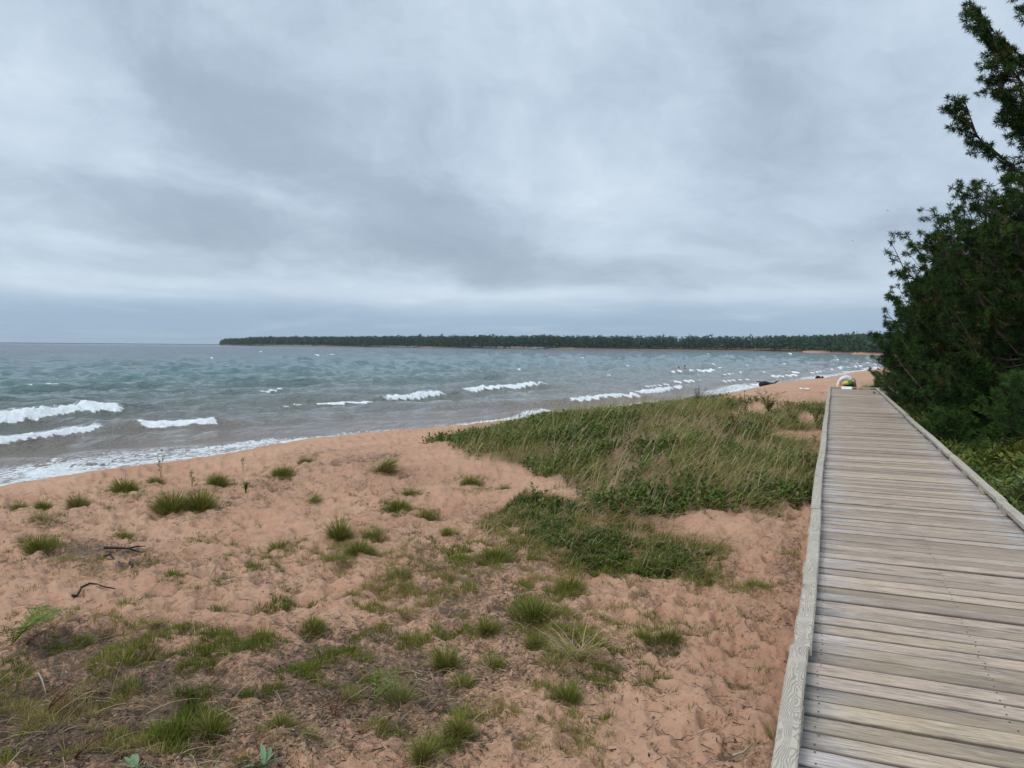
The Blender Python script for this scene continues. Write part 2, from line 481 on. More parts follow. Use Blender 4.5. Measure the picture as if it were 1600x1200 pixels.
def leaf_material(name, stops, rough=.6, transl=.25, var=.35, spec=.25):
    m, nt, out = new_mat(name); r = attr(nt, 'rnd')
    c = ramp(nt, r, stops)
    n = noise(nt, texco(nt, 'Object'), 1.7, 3, .6)
    c = mixc(nt, n.step(.35, .7)*var, c, mixc(nt, .5, c, (.02,.025,.01)))
    b = pbsdf(nt, c, rough, spec)
    t = nt.nodes.new('ShaderNodeBsdfTranslucent'); nt.links.new(c, t.inputs[0])
    mx = nt.nodes.new('ShaderNodeMixShader'); mx.inputs[0].default_value = transl
    nt.links.new(b.outputs[0], mx.inputs[1]); nt.links.new(t.outputs[0], mx.inputs[2])
    nt.links.new(mx.outputs[0], out.inputs[0]); return m
M_GRASS = leaf_material('short_grass', [(0, (.100,.125,.016)), (.35, (.150,.180,.022)), (.65, (.220,.240,.034)), (.85, (.31,.28,.075)), (1, (.40,.30,.13))])
M_GRASSY = leaf_material('yellowing_grass', [(0, (.15,.165,.035)), (.4, (.22,.225,.055)), (.7, (.30,.265,.095)), (1, (.40,.32,.18))])
M_DRY = leaf_material('dry_grass', [(0, (.19,.12,.055)), (.4, (.33,.225,.11)), (.75, (.46,.34,.18)), (1, (.60,.49,.30))])
M_MARRAM = leaf_material('beach_grass', [(0, (.115,.145,.026)), (.35, (.20,.225,.045)), (.7, (.31,.305,.085)), (.9, (.46,.38,.14)), (1, (.58,.46,.23))])
M_SHRUB = leaf_material('shrub_leaf', [(0, (.042,.070,.012)), (.4, (.085,.130,.018)), (.75, (.145,.190,.028)), (.95, (.21,.23,.045)), (1, (.22,.11,.04))], .5)
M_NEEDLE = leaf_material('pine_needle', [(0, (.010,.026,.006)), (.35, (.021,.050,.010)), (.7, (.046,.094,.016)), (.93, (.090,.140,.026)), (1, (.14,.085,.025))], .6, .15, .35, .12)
M_NEEDLEB = leaf_material('young_pine_needle', [(0, (.020,.055,.014)), (.5, (.048,.100,.022)), (1, (.09,.15,.032))], .6, .15, .35, .12)
M_UNDER = leaf_material('undergrowth_leaf', [(0, (.050,.085,.012)), (.45, (.10,.15,.020)), (.75, (.17,.19,.030)), (.92, (.26,.21,.045)), (1, (.26,.12,.05))], .6)
M_FERN = leaf_material('fern_green', [(0, (.070,.125,.012)), (.6, (.120,.190,.018)), (1, (.19,.24,.030))])
M_FERND = leaf_material('fern_dead', [(0, (.045,.018,.012)), (.5, (.12,.040,.020)), (1, (.24,.085,.035))])
M_BLUE = leaf_material('blue_green_leaf', [(0, (.12,.22,.11)), (1, (.26,.38,.20))], .5)
M_RED = leaf_material('reddening_leaf', [(0, (.16,.05,.025)), (.5, (.25,.09,.035)), (1, (.20,.15,.04))])
M_FAR = leaf_material('far_forest_leaf', [(0, (.022,.052,.034)), (.5, (.034,.074,.044)), (1, (.056,.100,.054))], .8, .1)
M_LITTER = leaf_material('plant_litter', [(0, (.055,.040,.032)), (.5, (.11,.078,.058)), (.85, (.16,.115,.085)), (1, (.40,.32,.24))], .9, 0)

def bark_material():
    m, nt, out = new_mat('bark'); co = texco(nt, 'Object'); x_, y_, z_ = sep(nt, co)
    n = noise(nt, vec(nt, x_*9, y_*9, z_*2.2), 3, 5, .65)
    c = mixc(nt, n.step(.3, .7), (.045,.033,.026), (.13,.10,.082))
    b = pbsdf(nt, c, .9, .1, bump(nt, n, .8, .03)); nt.links.new(b.outputs[0], out.inputs[0]); return m
M_BARK = bark_material()

def plain(name, col, rough=.7, spec=.3, nscale=20, var=.25, bs=.2):
    m, nt, out = new_mat(name); n = noise(nt, texco(nt), nscale, 4, .6)
    c = mixc(nt, n.step(.3, .7)*var, col, tuple(v*.55 for v in col))
    b = pbsdf(nt, c, rough, spec, bump(nt, n, bs, .01)); nt.links.new(b.outputs[0], out.inputs[0]); return m

def plank_material():
    m, nt, out = new_mat('weathered_plank'); co = texco(nt, 'Object'); rr = objrand(nt)
    x_, y_, z_ = sep(nt, co)
    off = rr*91.0; rb = (rr*17.31).fract(); rc = (rr*41.77).fract(); rd = (rr*73.13).fract()
    gc = vec(nt, x_*2.2+off, y_*26.0+off*3.0, z_*6.0)
    g1 = noise(nt, gc, 3.0, 9, .70, .35)
    gc2 = vec(nt, x_*2.6+off*1.7, y_*95.0, off)
    g2 = noise(nt, gc2, 2.2, 4, .6, .1)
    gc3 = vec(nt, x_*.8+off, y_*2.0, off*.7)
    g3 = noise(nt, gc3, 2.0, 4, .6)
    # knots
    kn = nt.nodes.new('ShaderNodeTexVoronoi'); kn.inputs['Scale'].default_value = 1.0
    nt.links.new(vec(nt, x_*2.4+off*5.0, y_*8.5+off*2.0, 0), kn.inputs['Vector'])
    kd = V(nt, kn.outputs['Distance'])+(g1-.5)*.10; knot = 1.0-kd.step(.07, .15); ring = 1.0-kd.step(.12, .30)
    tan_ = mixc(nt, rb, (.520,.385,.280), (.42,.325,.26))
    tan_ = mixc(nt, rc.step(.60, .95)*.75, tan_, (.455,.350,.215))      # yellower boards
    tan_ = mixc(nt, rd.step(.72, 1.0)*.7, tan_, (.37,.265,.215))        # pinker boards
    pale = (.66,.56,.45); grey = (.24,.20,.17)
    c = mixc(nt, g3.step(.45, .75)*.65, tan_, grey)
    c = mixc(nt, g1.step(.50, .62)*.55, c, pale)
    c = mixc(nt, (1.0-g1.step(.37, .46))*.65, c, (.15,.105,.08))
    c = mixc(nt, g2.step(.54, .66)*.38, c, (.15,.12,.10))
    c = mixc(nt, (1.0-g2.step(.34, .46))*.30, c, (.58,.53,.47))
    c = mixc(nt, ring*.30, c, (.20,.15,.115)); c = mixc(nt, knot*.55, c, (.12,.085,.065))
    # bleached, bluish board ends, with damp stain at some left ends
    en = ((x_.abs()) + (noise(nt, vec(nt, x_*3.0, y_*22.0, off), 2.0, 3, .6)-.5)*.5 + (rd-.5)*.3).step(.46, .94)
    c = mixc(nt, en*.50, c, mixc(nt, g1.step(.38, .62), (.30,.30,.31), (.62,.615,.62)))
    le = ((x_*-1.0) + (g3-.5)*.5).step(.66, .90)*(rc.step(.45, .8))
    c = mixc(nt, le*(.35+g2*.9)*.85, c, (.095,.10,.105))
    ck = noise(nt, vec(nt, x_*5.0+off, y_*130.0, off*2.0), 1.6, 2, .5)
    c = mixc(nt, ck.step(.66, .70)*g3.step(.40, .55)*.75, c, (.06,.045,.035))
    ed = (y_.abs()).step(.0615, .0695)
    c = mixc(nt, ed*.85, c, (.12,.10,.085))
    c = mixc(nt, ((rr*7.7).fract().step(.35, 1.0))*.80, c, mixc(nt, .55, c, (.13,.10,.08)))
    b = pbsdf(nt, c, .78, .22, bump(nt, g1*.6+g2*.35-knot*.2, .55, .006))
    nt.links.new(b.outputs[0], out.inputs[0]); return m
M_PLANK = plank_material()

def rail_material():
    m, nt, out = new_mat('weathered_rail'); co = texco(nt, 'Object'); rr = objrand(nt)
    x_, y_, z_ = sep(nt, co); off = rr*53.0
    w1_ = noise(nt, vec(nt, x_*3.0, y_*1.15+off, z_*6.0), 1.6, 3, .5) ; w2_ = noise(nt, vec(nt, x_*9.0+5.0, y_*3.2+off, 2.0), 1.5, 3, .5)
    kn = nt.nodes.new('ShaderNodeTexVoronoi'); kn.inputs['Scale'].default_value = 1.0
    nt.links.new(vec(nt, x_*7.0+off, y_*1.9+off*2.0, 0), kn.inputs['Vector'])
    kd = V(nt, kn.outputs['Distance'])
    # cathedral grain: contour lines of a warped height, rings round knots
    hgt = (x_-.012).abs()*26.0 + (w1_-.5)*5.0 + (w2_-.5)*1.6 + ((kd*-6.0).exp())*4.5
    lines = ((hgt*21.0).sin()*.5+.5)*(.55+.45*noise(nt, co, 9.0, 4, .6).step(.3, .6))
    fine = noise(nt, vec(nt, x_*160, y_*5.0, z_*160), 1.0, 3, .6)
    c = mixc(nt, lines.step(.35, .85)*.62, (.51,.445,.365), (.205,.17,.135))
    c = mixc(nt, noise(nt, co, 4.0, 4, .6).step(.45, .75)*.30, c, (.38,.36,.28))
    c = mixc(nt, fine.step(.5, .75)*.35, c, (.26,.255,.22))
    c = mixc(nt, (1.0-kd.step(.04, .11))*.6, c, (.17,.145,.12))
    c = mixc(nt, noise(nt, vec(nt, x_*2, y_*1.1+off, 0), 1.0, 2, .5).step(.5, .8)*.4, c, (.58,.55,.47))
    b = pbsdf(nt, c, .82, .2, bump(nt, 0.6-lines*.5+fine*.2, .6, .006)); nt.links.new(b.outputs[0], out.inputs[0]); return m
M_RAIL = rail_material()
M_DARKWOOD = plain('damp_timber', (.10,.085,.07), .9)

# ------------------------------------------------------------------ ground sheet
def img_ell(px, py, L):
    d = np.zeros(px.shape)
    for x, y, a, b, s in L: d = np.maximum(d, s*np.clip(1.35-np.hypot((px-x)/a, (py-y)/b), 0, 1))
    return np.clip(d, 0, 1)
# brown litter and sparse turf seen on the sand: (px, py, rx, ry, strength), turned into a density over the ground
LIT = [(150,1120,330,120,.75),(560,1060,260,100,.75),(760,960,180,90,.75),(60,1140,190,90,1.0),(230,1090,190,80,.9),(120,1010,150,45,.7),(330,1000,150,60,.35),(250,880,90,18,.5),(140,858,70,22,.8),(185,862,60,12,.8),
       (320,780,110,26,.55),(420,760,70,20,.45),(540,720,120,20,.5),(600,752,120,25,.55),(470,1070,120,40,.6),(560,1020,110,50,.6),(640,1070,130,50,.55),
       (700,970,150,40,.6),(760,900,170,50,.65),(620,850,110,40,.45),(870,990,110,80,.6),(930,1050,60,40,.5),(400,1150,140,60,.5),(800,1040,140,50,.45),
       (1230,880,30,90,.6),(1190,960,60,40,.35),(1180,1180,60,30,.6),(980,880,170,40,.55),(1200,835,60,25,.5),(750,800,70,30,.45),(430,900,90,25,.35),(720,1130,120,60,.35),
       (850,1150,80,50,.3),(560,1150,90,50,.3),(100,800,120,25,.45),(20,880,40,30,.3)]
T = [(194,768,42,27,'g','thick round green clump by the foam line, left of the thin tall stalks'),
 (243,755,26,17,'g','small clump at the foot of the thin tall stalks by the water'),
 (340,757,32,20,'g','compact clump just behind and right of the widest clump'),
 (268,797,62,36,'g','left half of the widest green clump near the water'),(312,796,52,34,'g','right half of the widest green clump near the water'),
 (30,794,32,17,'y','faded yellow green clump at the far left below the foam'),(67,794,28,20,'g','small green clump between the faded one and the bright one at far left'),
 (122,791,28,27,'y','bright yellow green clump right of the three at far left'),(70,812,42,22,'d','dry brown clump below the little green ones at far left'),
 (88,868,100,40,'d','large brown windswept clump with a dark litter mat on its right'),(62,862,50,28,'g','green side of the large brown windswept clump'),(42,842,20,22,'y','upright yellow green tuft behind the large brown clump'),
 (195,838,50,13,'g','flat green patch right of the large brown clump'),(443,743,44,17,'g','low elongated clump on smooth sand near the water, right one of two'),
 (478,724,32,13,'y','thin yellowish clump nearest the foam in the middle'),(486,783,11,29,'m','single narrow upright tuft with a dark foot'),
 (596,738,26,40,'m','tall windblown tuft leaning right on the sand ridge'),(735,757,32,19,'g','neat hedgehog shaped tuft alone below the dune edge'),
 (788,765,15,14,'g','tiny tuft right of the hedgehog shaped one'),(641,774,28,17,'g','small dark tuft on the ridge left of the hedgehog shaped one'),
 (623,797,42,22,'g','dense dark tuft sitting on its own small sand mound'),(669,807,30,22,'g','spiky dark tuft right of the one on the sand mound'),
 (530,845,24,40,'g','tall tuft standing left of a rounder green one in mid sand'),(583,840,38,26,'g','rounder green tuft right of the tall one in mid sand'),
 (528,879,48,24,'g','bright front tuft of the mid sand group'),(562,868,48,30,'g','dark wide tuft in the middle of the mid sand group'),
 (437,858,30,28,'g','leafy upright tuft right of the flat dark one in mid left sand'),(395,870,36,16,'g','flat dark tuft left of the leafy upright one'),
 (352,905,28,23,'g','round dark tuft behind pale broken stalks'),(268,893,17,17,'g','tiny tuft right of the black branch pile'),
 (698,840,17,17,'g','tiny dark tuft in the sand channel below the dune'),(775,874,78,20,'g','long low green strip at the left end of the leafy mat'),
 (625,905,40,25,'y','feathery yellow green tuft at the upper edge of the scattered turf'),(835,966,96,42,'g','widest bright patch in the centre of the foreground'),
 (890,925,52,30,'g','green patch above and right of the widest centre patch'),(1000,932,26,21,'d','isolated olive brown tuft in the trodden sand'),
 (1012,890,68,20,'g','bright strip along the lower edge of the leafy mat'),(1095,905,45,22,'y','pale green tuft right of the leafy mat, left one of two'),
 (1180,917,50,20,'g','bright low tuft nearest the rail, right one of two'),(1045,1003,34,28,'g','dense right half of the lone double tuft in trodden sand'),
 (1003,1006,46,22,'g','thin left half of the lone double tuft in trodden sand'),(885,1087,42,38,'g','compact brush shaped tuft at lower centre right'),
 (762,991,36,34,'g','upright dark green tuft in the centre with a fainter one at its left'),(695,1050,36,42,'g','tall green tuft above right of the green fern'),
 (622,1104,46,48,'y','yellowish tuft directly right of the green fern'),(545,1098,30,30,'y','brownish tuft directly left of the green fern'),
 (722,1072,46,30,'g','soft tuft right of the tall one near the fern'),(663,1188,32,48,'g','tall narrow tuft at the bottom edge left of centre'),
 (716,1152,46,38,'g','tuft between the bottom edge tuft and the centre sand'),(440,1140,40,34,'g','loose tuft left of the dark dead fern'),(482,1160,32,26,'y','loose tuft below the dark dead fern'),
 (490,985,40,26,'g','flat dark tuft beside a lone thin stem, mid left'),(130,1010,40,22,'g','dark green tuft near the left fern'),
 (240,984,34,28,'m','upright grassy tuft among dry stalks at left'),(330,1150,50,44,'g','largest green tuft in the brown litter at lower left'),(385,1190,32,36,'g','green tuft at the bottom edge in the litter'),
 (1213,1165,14,52,'d','brown green tuft squeezed against the rail at bottom'),(770,1045,50,30,'g','low soft tuft left of the brush shaped one'),(840,1015,42,30,'g','tuft left of the big pale marram clump'),
 (700,905,46,20,'y','thin turf tuft right of the feathery one')]
LIT += [(px+w*.2, py+h*.1, w*.9+8, h*.45+8, .5) for px, py, w, h, kd, lab in T]
def masks(x, y, z, d):
    P = np.stack([x, y, z], -1); px, py, zc = project(P)
    front = zc > .06
    lit = img_ell(px, py, LIT)*front
    lit = np.clip(lit*(.35+1.1*fbm(x*1.1, y*1.1, 3, 91)), 0, 1)
    w = worley(x*2.9+.5*fbm(x*3, y*3, 2, 60), y*2.9, 7); w2 = worley(x*6.3, y*6.3+.6*fbm(x*5, y*5, 2, 61), 17)
    lit = np.clip(lit+(.55*np.exp(-(w/.26)**2)+.40*np.exp(-(w2/.25)**2))*ss(fbm(x*1.7, y*1.7, 2, 95), .35, .6)*np.clip((z-.8)/.2, 0, 1), 0, 1)
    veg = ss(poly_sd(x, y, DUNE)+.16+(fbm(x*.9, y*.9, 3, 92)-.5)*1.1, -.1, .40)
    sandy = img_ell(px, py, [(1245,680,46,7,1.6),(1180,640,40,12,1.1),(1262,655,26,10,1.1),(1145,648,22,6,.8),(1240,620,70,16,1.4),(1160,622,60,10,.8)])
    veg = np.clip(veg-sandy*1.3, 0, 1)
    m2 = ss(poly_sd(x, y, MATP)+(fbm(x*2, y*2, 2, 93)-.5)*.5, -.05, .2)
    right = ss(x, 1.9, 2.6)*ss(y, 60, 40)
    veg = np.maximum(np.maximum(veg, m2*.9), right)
    return lit, veg
def az_list(lo, hi, n):
    fine = np.linspace(lo, hi, n)
    return fine, np.radians(np.arange(math.degrees(hi)+4, math.degrees(lo)+360-2, 4.0))
def polar(azf, azc, rows):
    az = np.concatenate([azf, azc]) ; A, R = np.meshgrid(az, rows)
    # azimuth measured from the view direction, positive to the right
    x = R*(np.sin(A)*cy - np.cos(A)*sy_); y = R*(np.sin(A)*sy_ + np.cos(A)*cy)
    n, mcol = A.shape; i = np.arange(n-1)[:, None]; j = np.arange(mcol)[None]; j2 = (j+1) % mcol
    f = np.stack([i*mcol+j, (i+1)*mcol+j, (i+1)*mcol+j2, i*mcol+j2], -1).reshape(-1, 4)[:, ::-1]
    return x.ravel(), y.ravel(), f
azf, azc = az_list(math.radians(-40), math.radians(37), 760)
dn_ = np.concatenate([np.linspace(2.2, .60, 14)[:-1], np.linspace(.60, .0075, 390)])       # downward slope of the sight line
rows = np.concatenate([[.02, .3], 2.0/dn_[dn_ < 1.9], [330, 420, 560, 750, 1000, 1300, 1700, 2200, 3000, 6000, 12000]])
gx_, gy_, gf = polar(azf, azc, rows)
gd = shore_d(gx_, gy_)
gzv = ground_z(gx_, gy_)
lit, veg = masks(gx_, gy_, gzv, gd)
wet = ss(-gd+(fbm(gx_*.8, gy_*.8, 2, 55)-.5)*.4, -1.7, -.5)
far = ss(np.hypot(gx_, gy_), 90, 140)
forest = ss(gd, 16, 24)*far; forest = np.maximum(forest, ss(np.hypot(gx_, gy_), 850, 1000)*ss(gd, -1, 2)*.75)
gzv = np.where(far > 0, gzv, gzv)
sand = add('ground', mesh_np('ground', np.stack([gx_, gy_, gzv], 1), gf, M_SAND, {'litter': lit, 'veg': veg, 'wet': wet, 'forest': forest}, True))
tag(sand, 'reddish sand beach with footprints and plant litter', None, None, 'structure')

# ------------------------------------------------------------------ lake
azf, azc = az_list(math.radians(-40), math.radians(27), 820)
sl_ = np.concatenate([np.linspace(.26, .0020, 345), [.0014, .0009, .0005, .00026]])
rows = np.concatenate([[2.0, 6.0], EZ/sl_])
wx, wy, wf = polar(azf, azc, rows)
wd = -shore_d(wx, wy)                       # metres out from the waterline
wr = np.hypot(wx, wy)
deep = np.clip(wd/14, 0, 1)
z = np.zeros_like(wx)
# wind sea: many small trains, mostly running in to the beach
rs = np.random.default_rng(5)
for lam, amp, n in [(17, .075, 5), (10, .085, 8), (6.2, .080, 10), (3.8, .060, 12), (2.2, .036, 12), (1.3, .018, 10)]:
    for _ in range(n):
        th = rs.normal(0, .42)+math.radians(-6); L = lam*rs.uniform(.8, 1.25); k = 2*math.pi/L
        kx, ky = math.cos(th)*k, math.sin(th)*k; ph = rs.uniform(0, 6.28)
        warp = .8*L*(vn(wx/(L*5)+ph, wy/(L*5), 3))
        s = np.sin(kx*wx+ky*wy+ph+warp*k*.5)
        fade = np.clip(1.15-(wr*.0012*1.6/lam), 0, 1)   # finer than a pixel far off
        z += amp/math.sqrt(n)*1.55*(np.exp(1.4*(s-1))*2.4-.85)*fade*(.18+.82*np.clip(wd/32, 0, 1))
foam = np.zeros_like(wx); lace = np.zeros_like(wx)
# the breakers: (x0,y0,x1,y1) crest line in the photo, height of the crest in photo pixels, foam amount
WAVES = [(-60,666,182,646,22,1),(-60,703,150,678,17,.95),(222,675,332,668,17,1),(42,608,97,605,6,.9),(404,617,442,614,8,.7),
         (488,637,582,634,8,.9),(592,628,690,620,13,1),(714,616,846,606,12,1),(888,628,1000,622,9,1),(990,620,1068,609,9,1),
         (1052,600,1087,597,5,1),(1043,585,1080,583,5,1),(1080,583,1118,580,6,1),(1111,573,1131,572,6,1),(1150,577,1196,578,4,1),(1217,568,1233,568,4,1),
         (1218,573,1232,573,4,.9),(1128,588,1146,586,4,.9),(1153,585,1164,584,3,.8),(934,591,958,590,5,.9),(758,577,772,577,4,.8),(800,581,826,580,4,1),
         (810,650,856,646,11,1),(1168,604,1196,601,7,1),(150,550,172,549,3,.7),(490,557,504,557,3,.8),(510,556,524,556,3,.8),(398,551,410,551,3,.8),(132,552,140,552,3,.6),
         (128,732,190,722,8,.15),(330,665,432,660,9,.06),(60,722,128,724,5,.35),(860,597,890,596,4,.1),(430,655,560,652,5,.05),(-40,632,150,628,10,0),(190,636,330,632,7,0),(260,612,380,614,6,0),(560,606,640,602,5,0),
         (430,640,480,637,6,.5),(1000,607,1050,603,5,.7),(560,600,600,599,4,.5),(300,622,350,621,6,.4),(640,590,690,589,4,.5),(880,580,915,579,4,.6),(960,575,1000,574,4,.6),
         (200,582,250,581,4,.35),(1120,600,1165,596,6,.8),(1200,592,1245,588,5,.8),(1260,585,1290,582,4,.8),(700,640,800,632,8,.08),(870,612,960,607,6,.05),(330,700,430,690,6,.2),(1300,578,1340,574,4,.9),(1330,582,1375,575,4,.9)]
rs = np.random.default_rng(8)
for _ in range(46):
    px0 = rs.uniform(1090, 1388); py0 = rs.uniform(555, 585) - (1388-px0)*.006
    WAVES.append((px0, py0, px0+rs.uniform(5, 26), py0-rs.uniform(-.5, 1.0), rs.uniform(2, 4), rs.uniform(.7, 1)))
for _ in range(26):
    px0 = rs.uniform(0, 1000); py0 = rs.uniform(546, 575)+px0*.006
    WAVES.append((px0, py0, px0+rs.uniform(5, 14), py0, rs.uniform(1.5, 3), rs.uniform(.55, .8)))
fn = fbm(wx*1.1, wy*1.1, 4, 7); fn2 = fbm(wx*3.5, wy*3.5, 3, 9); fn3 = fbm(wx*.3, wy*.3, 2, 19)
for x0, y0, x1, y1, hp, fa in WAVES:
    a, b = at(x0, y0)[:2], at(x1, y1)[:2]; L = np.linalg.norm(b-a)
    zc = np.hypot(*((a+b)/2)); H = hp/F*zc*.76; H = min(H, .85); L = max(L, .5)
    t = (b-a)/L; nrm = np.array([-t[1], t[0]]);
    mid = (a+b)/2
    if nrm@(-mid) < 0: nrm = -nrm                 # towards the beach / the viewer
    pad = 3+5*H+.6*L
    dx, dy = wx-a[0], wy-a[1]
    s = dx*t[0]+dy*t[1]; q = dx*nrm[0]+dy*nrm[1]
    I = np.where((s > -pad) & (s < L+pad) & (np.abs(q) < 8*H+3))[0]
    if len(I) == 0: continue
    s, q = s[I], q[I]; end = min(.3*L, 2.5)+.02
    q = q-(fn3[I]-.5)*H*4.0 + (fn[I]-.5)*H*1.2
    ext = .55*L+1.2
    win = ss(s, -ext, .12*L)*ss(L-s, -ext, .12*L)
    hw = H*win*(.55+.8*fn[I])
    prof = np.where(q < 0, np.exp(-(q/(2.6*H+.2))**2), np.exp(-(q/(1.30*H+.06))**2))
    z[I] = z[I]*(1-.6*prof*win) + hw*prof*1.05
    fwin = ss(s, -.4*end, .4*end)*ss(L-s, -.4*end, .4*end)
    fw = H*(.75+1.0*fn2[I])
    fo = fa*fwin*ss(q, -.45*H-.08*1, .0)*(1-ss(q, fw*.9, fw*1.35))
    foam[I] = np.maximum(foam[I], fo*(.70+.5*fn[I]))
    z[I] += fo*H*(.34*(fn2[I]-.45)+.16*(fbm(wx[I]*6, wy[I]*6, 2, 29)-.5))
    tr = fa*fwin*ss(q, -5*H, -.3*H)*(1-ss(q, 0, H))*.42
    lace[I] = np.maximum(lace[I], tr*.9)
# lacy wash along the beach
fa_ = fbm(wx*.22, wy*.22, 3, 77); rsh = np.clip(1-wr/150, .15, 1)
wpx, wpy, _z = project(np.stack([wx, wy, np.zeros_like(wx)], 1))
width = 1.1+2.2*fa_ + 1.6*np.exp(-((wpx-60)/190)**2) + 1.2*np.exp(-((wpx-640)/120)**2)
edge = ss(wd, -.7, -.1)
lace = np.maximum(lace, edge*(1-ss(wd, width*.55, width*1.15))*(.52+.6*(fa_-.5)))
lace = np.maximum(lace, .85*np.exp(-((wd-.25)/.35)**2))
def band(px0, py0, px1, py1, w, amt, soft=1.0):
    a, b = at(px0, py0)[:2], at(px1, py1)[:2]; ab = b-a; L = np.linalg.norm(ab); t = ab/L
    dx, dy = wx-a[0], wy-a[1]; s = dx*t[0]+dy*t[1]; q = np.abs(-dx*t[1]+dy*t[0]+(fn3-.5)*w*1.5)
    return amt*ss(s, -1, 1)*ss(L-s, -1, 1)*(1-ss(q, w*.4, w*1.2))
for bnd in [(440,697,720,670,.9,1.0),(60,752,132,732,.9,.95),(-20,770,70,752,.7,.8),(-20,742,110,734,.35,.7),(300,712,440,690,.5,.65),(700,668,850,650,.9,1.0),(560,686,700,671,.7,1.0),(850,652,1000,632,.5,.8),(130,735,330,715,.30,.75)]:
    v_ = band(*bnd); lace = np.maximum(lace, v_); foam = np.maximum(foam, np.maximum(v_-.62, 0)*1.35)
foam = foam*(wd > -.3)
# the wash runs thin up the sand
swash = np.interp(wd, [-3, -1.2, 0, 1.5, 5], [-.25, -.06, .035, .03, 0])
z = z*np.clip((wd+.3)/3.2, .0, 1) + swash*np.exp(-np.clip(wr-300, 0, 1e9)/500)
lake = add('lake_water', mesh_np('lake_water', np.stack([wx, wy, z], 1), wf, M_WATER, {'off': np.clip(wd, 0, 4000), 'foam': foam, 'lace': lace}, True))
tag(lake, 'choppy teal lake with breaking whitecaps and foam at the beach', None, None, 'structure')

# ------------------------------------------------------------------ air
HAZE = 0.00006
m, nt, out = new_mat('haze'); pv = nt.nodes.new('ShaderNodeVolumePrincipled'); pv.inputs['Color'].default_value = (.80, .88, .96, 1)
pv.inputs['Density'].default_value = HAZE; nt.links.new(pv.outputs[0], out.inputs['Volume'])
hb = 12600.0
hz_o = add('haze', mesh_np('haze', [(x, y, z) for z in (-12, 60) for x, y in ((-hb, -hb), (hb, -hb), (hb, hb), (-hb, hb))], [(0, 3, 2, 1), (4, 5, 6, 7), (0, 1, 5, 4), (1, 2, 6, 5), (2, 3, 7, 6), (3, 0, 4, 7)], m))
tag(hz_o, 'thin pale haze over the bay', None, None, 'stuff')

# ------------------------------------------------------------------ boardwalk
XL0, XL1 = -.163, -.073          # left rail
XR0, XR1 = 1.565, 1.655          # right rail
YEND = 33.6
bw = empty('boardwalk', (0, 0, DECK))
tag(bw, 'long weathered plank boardwalk with low timber rails leading along the beach', 'boardwalk')
def plank_mesh(length, seed, w=.140, th=.038):
    r = np.random.default_rng(seed); n = 9; rows_ = []
    ph = r.uniform(0, 6, 3); cup = r.uniform(-.0015, .003)
    for i in range(n):
        x = -length/2+length*i/(n-1); b = .0012*math.sin(x*3+ph[0]); zz = .0018*math.sin(x*2.3+ph[1]); h = w/2+.0014*math.sin(x*5+ph[2])-.001
        rows_.append([(x, -h+b, -th), (x, h+b, -th), (x, h+b, zz-.005), (x, h-.005+b, zz+cup), (x, b, zz), (x, -h+.005+b, zz+cup), (x, -h+b, zz-.005)])
    m = MB(); m.quadgrid(rows_); return m.mesh('plank', M_PLANK)
PL = [plank_mesh(1.785+.005*(i % 3), 100+i) for i in range(7)]
y = -1.6; i = 0; r_ = np.random.default_rng(3); ys_ = []
xc = (XL0+XR1)/2
while y < YEND:
    o = add('plank', PL[int(r_.integers(0, 7))], bw, (xc+r_.normal(0, .006), y, r_.normal(0, .0016)), (r_.normal(0, .008), r_.normal(0, .0012), r_.normal(0, .0018)+(math.pi if False else 0)))
    ys_.append(y); y += .140+min(.022, .0105+abs(r_.normal(0, .0040))); i += 1
m = MB()
for yy in ys_:
    if yy > 15: break
    for xj in (XL0+.14, xc, XR1-.14):
        for dy_ in (-.042, .042):
            cx_, cy_s = xj+r_.normal(0, .006), yy+dy_+r_.normal(0, .004)
            m.poly([(cx_+.0048*math.cos(q*1.047), cy_s+.0048*math.sin(q*1.047), .0042) for q in range(6)])
o = add('screw_heads', m.mesh('screw_heads', plain('rusted_steel', (.06,.045,.04), .6)), bw); o['kind'] = 'stuff'
# the walk turns right at its far end: boards of the side branch run on
PB = [plank_mesh(1.70, 300+i) for i in range(3)]
for k in range(14):
    x = XR1+.06+.147*k
    add('plank', PB[k % 3], bw, (x+.07, YEND-.92, -.001), (0, 0, math.pi/2+r_.normal(0, .002)))
def rail_mesh(length, seed, w=.089, th=.045):
    r = np.random.default_rng(seed); n = max(3, int(length/.25)); rows_ = []; p = r.uniform(0, 6, 3)
    for i in range(n+1):
        yy = -length/2+length*i/n; bx = .004*math.sin(yy*1.1+p[0])+.0015*math.sin(yy*6+p[1]); hz_ = .002*math.sin(yy*2+p[2]); h = w/2; c = .008
        rows_.append([(-h+bx, yy, 0), (h+bx, yy, 0), (h+bx, yy, th-c+hz_), (h-c+bx, yy, th+hz_), (-h+c+bx, yy, th+hz_), (-h+bx, yy, th-c+hz_)][::-1])
    m = MB(); m.quadgrid(rows_); return m.mesh('rail', M_RAIL)
def block_mesh(seed, l=.30, th=.038):
    m = MB(); m.quadgrid([[(-.042, yy, 0), (.042, yy, 0), (.042, yy, th), (-.042, yy, th)][::-1] for yy in (-l/2, 0, l/2)]); return m.mesh('rail_block', M_RAIL)
BLK = block_mesh(1)
RM = [rail_mesh(3.648, 20+i) for i in range(4)]
